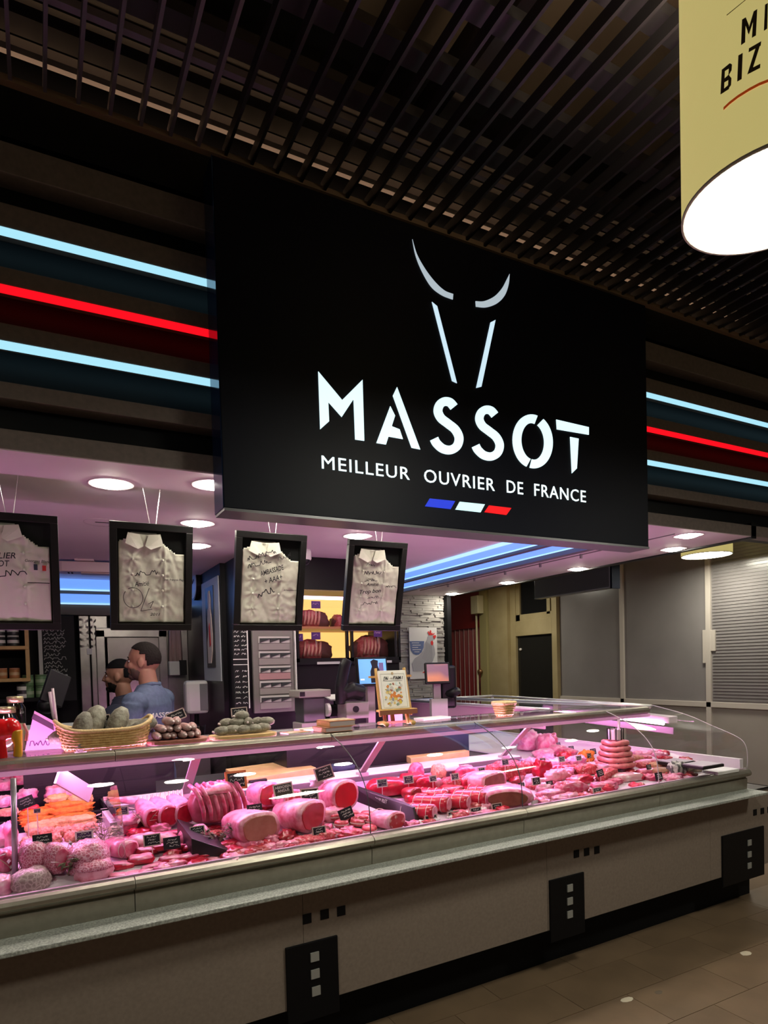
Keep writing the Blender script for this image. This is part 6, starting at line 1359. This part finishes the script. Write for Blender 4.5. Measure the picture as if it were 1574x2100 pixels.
# service counter behind carrying the tills
for nm, x0, x1, y0, y1, zt_, lb in (('service_counter', 1.35, 2.75, 3.85, 4.5, 0, 'dark service counter carrying the tills behind the display'),):
    zt2 = min(pY(722, 1425, 3.95).z-.16, pY(640, 1450, 4.1).z-.20, pY(690, 1445, 4.2).z-.2)-.02
    o = MB().box(x0, x1, y0, y1, FLZ, zt2).build(nm, sat, None, bev=.005); tag(o, lb, 'counter')
SVZ = zt2
# left: dark swivel screen, scale, grey machine on a low counter
o = MB().box(-1.4, .72, 4.15, 4.7, FLZ, 1.10).build('prep_counter', sat, None, bev=.005); tag(o, 'dark preparation counter left of the two butchers', 'counter')
p = pY(107, 1412, 4.3); t = thing('swivel_screen', 'dark swivelling till screen on a curved pink grey arm at the left', 'screen', (p.x, 4.3, 1.10), .5)
mb = MB().box(-.07, .07, -.012, .012, -.10, .10); mb.build('screen', sat, t, loc=(0.02, 0, p.z-1.10), rot=(-.1, .42, 0), bev=.006)
MB().tube([(.02, -.02, 0), (.03, -.03, .12), (-.015, -.03, .26), (-.03, -.03, .40)], .012, 8).build('arm', M('pink_grey_rod', (.50, .38, .42), .35), t, smooth=True)
MB().ell((-.02, .02, p.z-1.10-.10), (.06, .05, .05), 12, 8).build('joint', sat, t, smooth=True)
p = pY(125, 1462, 4.4); t = thing('slicing_machine', 'grey slicing machine with dark guard behind the basket', 'machine', (p.x, 4.42, 1.10))
MB().box(-.20, .22, -.12, .16, 0, .06).build('base', M('machine_grey', (.35, .34, .33), .35, .5), t, bev=.01); MB().box(-.16, .02, -.05, .12, .06, .19).build('housing', M('machine_grey', (.35, .34, .33), .35, .5), t, bev=.015); mb = MB(); mb.tube([(.10, -.03, .10), (.12, -.03, .10)], .10, 20); mb.build('guard', sat, t); MB().box(.12, .22, -.10, .10, .06, .10).build('carriage', sat, t, bev=.006); MB().box(-.14, -.0, -.054, -.05, .12, .17).build('panel', M('pale_panel', (.5, .5, .48), .4), t)
t = thing('low_cabinet', 'low counter cabinet with pink lit panel behind the basket', 'cabinet', (pY(185, 1490, 3.75).x, 3.75, .9)); MB().box(-.32, .32, 0, .3, -.9+FLZ, .40).build('body', sat, t); MB().box(-.30, -.02, -.006, 0, .22, .39).build('pink_panel', M('lilac_panel', (.5, .30, .40), .4), t); MB().box(-.34, .34, -.02, .32, .40, .425).build('top', M('pale_rail', (.66, .66, .62), .3, .5), t, bev=.004); MB().box(-.14, -.02, -.01, .0, .24, .36).build('dark_port', sat, t)
# plastic tubs behind the sausages
for j, (u, c_) in enumerate(((385, (.45, .40, .08)), (398, (.42, .40, .36)))):
    p = pY(u, 1480, 4.35); t = thing('plastic_tub', ('clear tub with yellow contents behind the sausages', 'pale plastic tub behind the sausages')[j], 'tub', (p.x, 4.35, 1.10)); mb = MB(); mb.lathe([(.06, 0), (.075, .14)], 16, cap1=False); mb.build('tub', glassmat('tub_plastic', (.8, .8, .76), 1.5), t, smooth=True); MB().lathe([(.058, .004), (.063, .06)], 16).build('contents', M('tub_%d' % j, c_, .5), t, smooth=True)
# meat in the ageing cabinet
cab_rib = M('aged_rib', (.42, .05, .07), .45, n=((.55, .16, .16), 40, 3, .35, .55)); cab_dark = M('aged_crust', (.12, .03, .03), .6)
for j, (u, zb2, w_, h_, fl, lb) in enumerate(((640, CABZS+.006, .22, .13, 1, 'aged rib piece on the upper shelf of the lit cabinet'), (693, CABZS+.006, .07, .10, 1, 'round dark aged piece at the right of the upper cabinet shelf'), (640, CABZB, .24, .14, 1, 'aged rib piece at the lower left of the lit cabinet'), (760, CABZB, .24, .17, 1, 'aged rib piece behind the right cabinet door'))):
    p = pY(u, 1300, YC+.18); t = thing('aged_rib_piece', lb, 'meat', (p.x, YC+.2, zb2)); sblob(w_*1.5, .18, h_*1.1, 300+j, .22, 2.5, .85).build('crust', cab_dark, t, smooth=True)
    sblob(w_*.9, .17, h_*1.12, 310+j, .12, 2.5, .75).build('rib_face', cab_rib, t, smooth=True, loc=(-w_*.18, -.025, 0))
    if j != 1:
        for k in range(5): MB().tube([(-w_*.5+w_*.14*k, -.115, h_*.15), (-w_*.5+w_*.14*k+.01, -.125, h_*.5), (-w_*.46+w_*.14*k+.02, -.085, h_*.98)], .010, 6).build('rib_bone', M('aged_bone', (.62, .26, .22), .5), t, smooth=True)
for j, (u, v) in enumerate(((648, 1240), (612, 1307), (648, 1304), (775, 1299))):
    p = pY(u, v, YC+.04); t = thing('price_tag', ('violet tag above the rib piece on the upper cabinet shelf', 'violet tag at the lower left in the cabinet', 'violet tag right of it in the lower left of the cabinet', 'violet tag behind the right cabinet door')[j], 'price tag', (p.x, YC+.045, p.z-.03)); MB().box(-.04, .04, 0, .003, 0, .06).build('plate', M('violet_plate', (.10, .02, .20), .4), t); scrib(random.Random(j), -.03, .03, .05, .014, -.002, 0).build('lettering', M('pink_chalk', (.7, .4, .65), .6), t)
    MB().tube([(0, .004, .0), (0, .004, -.06)], .002, 5).build('stake', stringm, t)
# ================================================================== PEOPLE (front = +x locally, feet at z=0)
skin = M('skin', (.33, .165, .11), .55, sub=.0, n=((.28, .13, .085), 12, 4, .3, .7)); hair = M('dark_hair', (.012, .009, .008), .8, spec=.15, bump=(90, .6)); denim = M('denim_blue', (.095, .125, .215), .8, n=((.07, .095, .165), 40, 4, .3, .7), bump=(50, .25))
navyp = M('navy_cotton', (.018, .022, .045), .8, bump=(40, .2)); darkt = M('dark_trousers', (.02, .02, .024), .8)
def ringtube(mb, rings, n=20):       # rings: (centre, rx, ry) stacked roughly along z
    o = len(mb.v)
    for c, rx, ry in rings:
        for j in range(n): a = 2*math.pi*j/n; mb.v.append((c[0]+rx*math.cos(a), c[1]+ry*math.sin(a), c[2]))
    for i in range(len(rings)-1):
        for j in range(n): j2 = (j+1) % n; mb.f.append((o+i*n+j, o+i*n+j2, o+(i+1)*n+j2, o+(i+1)*n+j))
    mb.f.append(tuple(o+j for j in range(n))[::-1]); mb.f.append(tuple(o+(len(rings)-1)*n+j for j in range(n)))
def hand(mb, w_, d, side):           # w_ wrist, d pointing direction; five separate bent fingers
    d = Vector(d).normalized(); up = Vector((0, 0, 1)); sd = d.cross(up).normalized(); nr = sd.cross(d)
    w_ = Vector(w_); mb.tube([w_-d*.01, w_+d*.03, w_+d*.075, w_+d*.09], [.027, .036, .040, .034], 12, flat=.55)
    for k, (o_, l_) in enumerate(((-.030, .058), (-.010, .072), (.010, .076), (.029, .066))):
        b = w_+d*.085+sd*o_; mb.tube([b, b+d*l_*.45-nr*.004, b+d*l_*.8-nr*.016, b+d*l_*.95-nr*.028], [.0092, .0088, .0080, .0070], 8)
    b = w_+d*.035+sd*side*.034; mb.tube([b, b+d*.03+sd*side*.022-nr*.004, b+d*.058+sd*side*.026-nr*.012], [.012, .0105, .0085], 8)
def person(label, loc, rz, H, cloth, sleeve_z, armL, armR, headturn, bearded, capped, lean_=0.):
    t = thing('person', label, 'person', loc, rz); k = H/1.80
    S_ = lambda *p: tuple(q*k for q in p)
    sh_z = 1.47; mb = MB()
    ringtube(mb, [(S_(0, 0, .86), .115*k, .155*k), (S_(0, 0, .98), .12*k, .165*k), (S_(.01, 0, 1.10), .108*k, .150*k), (S_(.015, 0, 1.28), .118*k, .172*k), (S_(.0, 0, 1.42), .105*k, .185*k), (S_(-.01, 0, 1.49), .075*k, .13*k), (S_(-.005, 0, 1.54), .058*k, .062*k), (S_(.012, 0, 1.64), .056*k, .058*k)])
    hc = Vector(S_(.03, 0, 1.69)); hr = Matrix.Rotation(headturn, 3, 'Z')
    def hp(x, y, z): return hc+hr @ Vector((x*k, y*k, z*k))
    hpr = hp
    def hp(x, y, z): return hc+Vector((x*k, y*k, z*k))
    # skull, jaw, brow, nose, lips, chin, ears
    head = MB(); head.ell(hp(-.012, 0, .025), (.100*k, .077*k, .098*k), 24, 16); head.ell(hp(.028, 0, -.035), (.062*k, .060*k, .078*k), 20, 14); head.ell(hp(.062, 0, -.088), (.024*k, .030*k, .024*k), 12, 8)
    head.ell(hp(.070, 0, .028), (.018*k, .052*k, .014*k), 12, 8); head.tube([hp(.084, 0, .022), hp(.100, 0, -.008), hp(.108, 0, -.022), hp(.092, 0, -.030)], [.009*k, .012*k, .015*k, .012*k], 8)
    head.ell(hp(.086, 0, -.052), (.010*k, .024*k, .006*k), 10, 6); head.ell(hp(.084, 0, -.064), (.010*k, .021*k, .007*k), 10, 6)
    for sy in (-1, 1): head.ell(hp(-.008, .078*sy, -.008), (.020*k, .009*k, .033*k), 10, 8); head.ell(hp(.064, .040*sy, -.022), (.022*k, .020*k, .020*k), 10, 7)
    head.v = [tuple(hc+hr @ (Vector(q)-hc)) for q in head.v]; hp = hpr
    mb.v, mb.f, o_ = mb.v, mb.f, len(mb.v); mb.v += head.v; mb.f += [tuple(i+o_ for i in f_) for f_ in head.f]
    for arm, sy in ((armL, 1), (armR, -1)):
        P = [Vector(S_(*q)) for q in arm]; mb.tube([P[0], P[0]*.5+P[1]*.5, P[1], P[1]*.5+P[2]*.5, P[2]], [.058*k, .050*k, .042*k, .040*k, .028*k], 12); hand(mb, P[2], P[2]-P[1], -sy)
    for sy in (-1, 1):
        mb.tube([S_(0, .085*sy, .90), S_(.01, .09*sy, .68), S_(.015, .09*sy, .50), S_(-.005, .09*sy, .30), S_(-.01, .09*sy, .07)], [.085*k, .075*k, .055*k, .055*k, .040*k], 12); mb.ell(S_(.05, .09*sy, .035), (.125*k, .045*k, .036*k), 14, 8)
    solid(mb, 'body', skin, t, .0065, 2)
    # jacket / shirt
    mb = MB(); ringtube(mb, [(S_(0, 0, .80), .145*k, .190*k), (S_(0, 0, .98), .142*k, .190*k), (S_(.012, 0, 1.12), .132*k, .176*k), (S_(.015, 0, 1.28), .140*k, .196*k), (S_(.0, 0, 1.42), .124*k, .206*k), (S_(-.01, 0, 1.49), .092*k, .155*k), (S_(-.006, 0, 1.545), .070*k, .076*k)])
    for arm in (armL, armR):
        P = [Vector(S_(*q)) for q in arm]; e = P[0]+(P[1]-P[0])*sleeve_z; mb.tube([P[0]*1.0-Vector((0, 0, .0)), P[0]*.6+e*.4, e], [.070*k, .067*k, .060*k], 14); mb.ell(P[0]-Vector((0, P[0].y*.10, -.004)), (.082*k, .075*k, .074*k), 16, 12); mb.tube([e-(P[1]-P[0]).normalized()*.035, e], [.064*k, .065*k], 14)
    j = solid(mb, 'jacket' if cloth is denim else 'shirt', cloth, t, .008, 2)
    MB().tube([S_(-.07, .0, 1.545), S_(-.05, .055, 1.55), S_(.02, .062, 1.535), S_(.065, .02, 1.515)], .014*k, 8).build('collar', cloth, j, smooth=True); MB().tube([S_(-.07, .0, 1.545), S_(-.05, -.055, 1.55), S_(.02, -.062, 1.535), S_(.065, -.02, 1.515)], .014*k, 8).build('collar', cloth, j, smooth=True)
    mb = MB(); ringtube(mb, [(S_(0, 0, .78), .125*k, .175*k), (S_(0, 0, .98), .130*k, .176*k)])
    for sy in (-1, 1): mb.tube([S_(0, .085*sy, .92), S_(.01, .09*sy, .68), S_(.015, .09*sy, .50), S_(-.005, .09*sy, .30), S_(-.01, .09*sy, .09)], [.098*k, .086*k, .072*k, .068*k, .062*k], 12)
    solid(mb, 'trousers', darkt, t, .010, 2)
    for sy in (-1, 1): MB().ell(S_(.05, .09*sy, .038), (.135*k, .052*k, .040*k), 16, 8).build('shoe', sat, t, smooth=True)
    # hair / cap: shell over the skull, open at the face
    hm = MB(); hm.ell((0, 0, 0), (.102*k, .0795*k, .1005*k), 72, 54, lambda d: 1+.012*noise.noise(d*14)+(.0 if d.z < .3 else .03*(d.z-.3))); h_ = hm.build('cap' if capped else 'hair', M('black_cap', (.005, .005, .006), .9, spec=.1) if capped else hair, t, smooth=True, loc=hp(-.012, 0, .026), rot=(0, 0, headturn), thick=.003)
    keep(h_, (lambda c: (c.z > .032*k) or (c.x < -.045*k and c.z > -.035*k)) if capped else (lambda c: c.z > .052*k+max(0, c.x-.03*k)*.3 or (c.x < -.030*k and c.z > -.050*k-(c.x+.03*k)*.2) or (c.x < .012*k and c.z > .022*k)))
    if bearded:
        bm_ = MB(); bm_.ell((0, 0, 0), (.0655*k, .0635*k, .0815*k), 64, 48, lambda d: 1+.012*noise.noise(d*14)); bm_.ell((.036*k, 0, -.052*k), (.0275*k, .0335*k, .0265*k), 20, 14); b_ = bm_.build('beard', hair if capped else M('stubble', (.085, .05, .036), .75), t, smooth=True, loc=hp(.028, 0, -.036), rot=(0, 0, headturn), thick=.002); keep(b_, lambda c: c.z < -.006*k-(.034*k if c.x > .035*k else 0)-max(0, .012*k-c.x)*.55 and c.x > -.045*k)
    for sy in (-1, 1):
        e_ = MB(); e_.ell(hp(.072, .030*sy, .006), (.0095*k, .013*k, .0075*k), 10, 8); e_.build('eye', M('eye_white', (.6, .58, .55), .3), t, smooth=True); MB().ell(hp(.081, .030*sy, .006), (.004*k, .006*k, .006*k), 8, 6).build('iris', M('dark_iris', (.02, .012, .01), .2), t, smooth=True)
        MB().tube([hp(.082, .012*sy, .026), hp(.084, .030*sy, .032), hp(.072, .050*sy, .026)], .004*k, 6).build('eyebrow', hair, t, smooth=True)
    return t, j, k
hd = math.atan2(.50, -.86)           # facing picture-left
pc = pY(302, 1352, 4.78); Hh = 1.6+(pY(302, 1322, 4.78).z-1.6)-FLZ
tp, jk, k = person('man in denim blue chef jacket with rolled sleeve, looking left', (pc.x, 4.78, FLZ), hd-.06, Hh, denim, .92, [(.0, .205, 1.43), (.03, .26, 1.16), (-.02, .36, .98)], [(.0, -.215, 1.44), (.02, -.25, 1.16), (.20, -.24, 1.00)], .16, True, False)
patch = text('MASSOT', M('white_embroidery', (.6, .6, .6), .8), jk, (-.128*k, .10*k, 1.34*k), size=.05, ext=.004); patch.rotation_euler = (0, 0, -math.pi/2-.6)
MB().box(.02*k, .06*k, .268*k, .272*k, 1.27*k, 1.32*k).build('sleeve_patch', M('patch_white', (.55, .55, .55), .8), jk)
pc2 = pY(252, 1382, 5.25); H2 = pY(252, 1356, 5.25).z-FLZ
person('bearded man in black cap and navy short sleeved top behind the other man', (pc2.x, 5.25, FLZ), hd+.1, H2, navyp, .55, [(.0, .205, 1.42), (.02, .24, 1.15), (.14, .22, .95)], [(.0, -.205, 1.42), (.02, -.24, 1.15), (.16, -.20, .96)], .05, True, True)
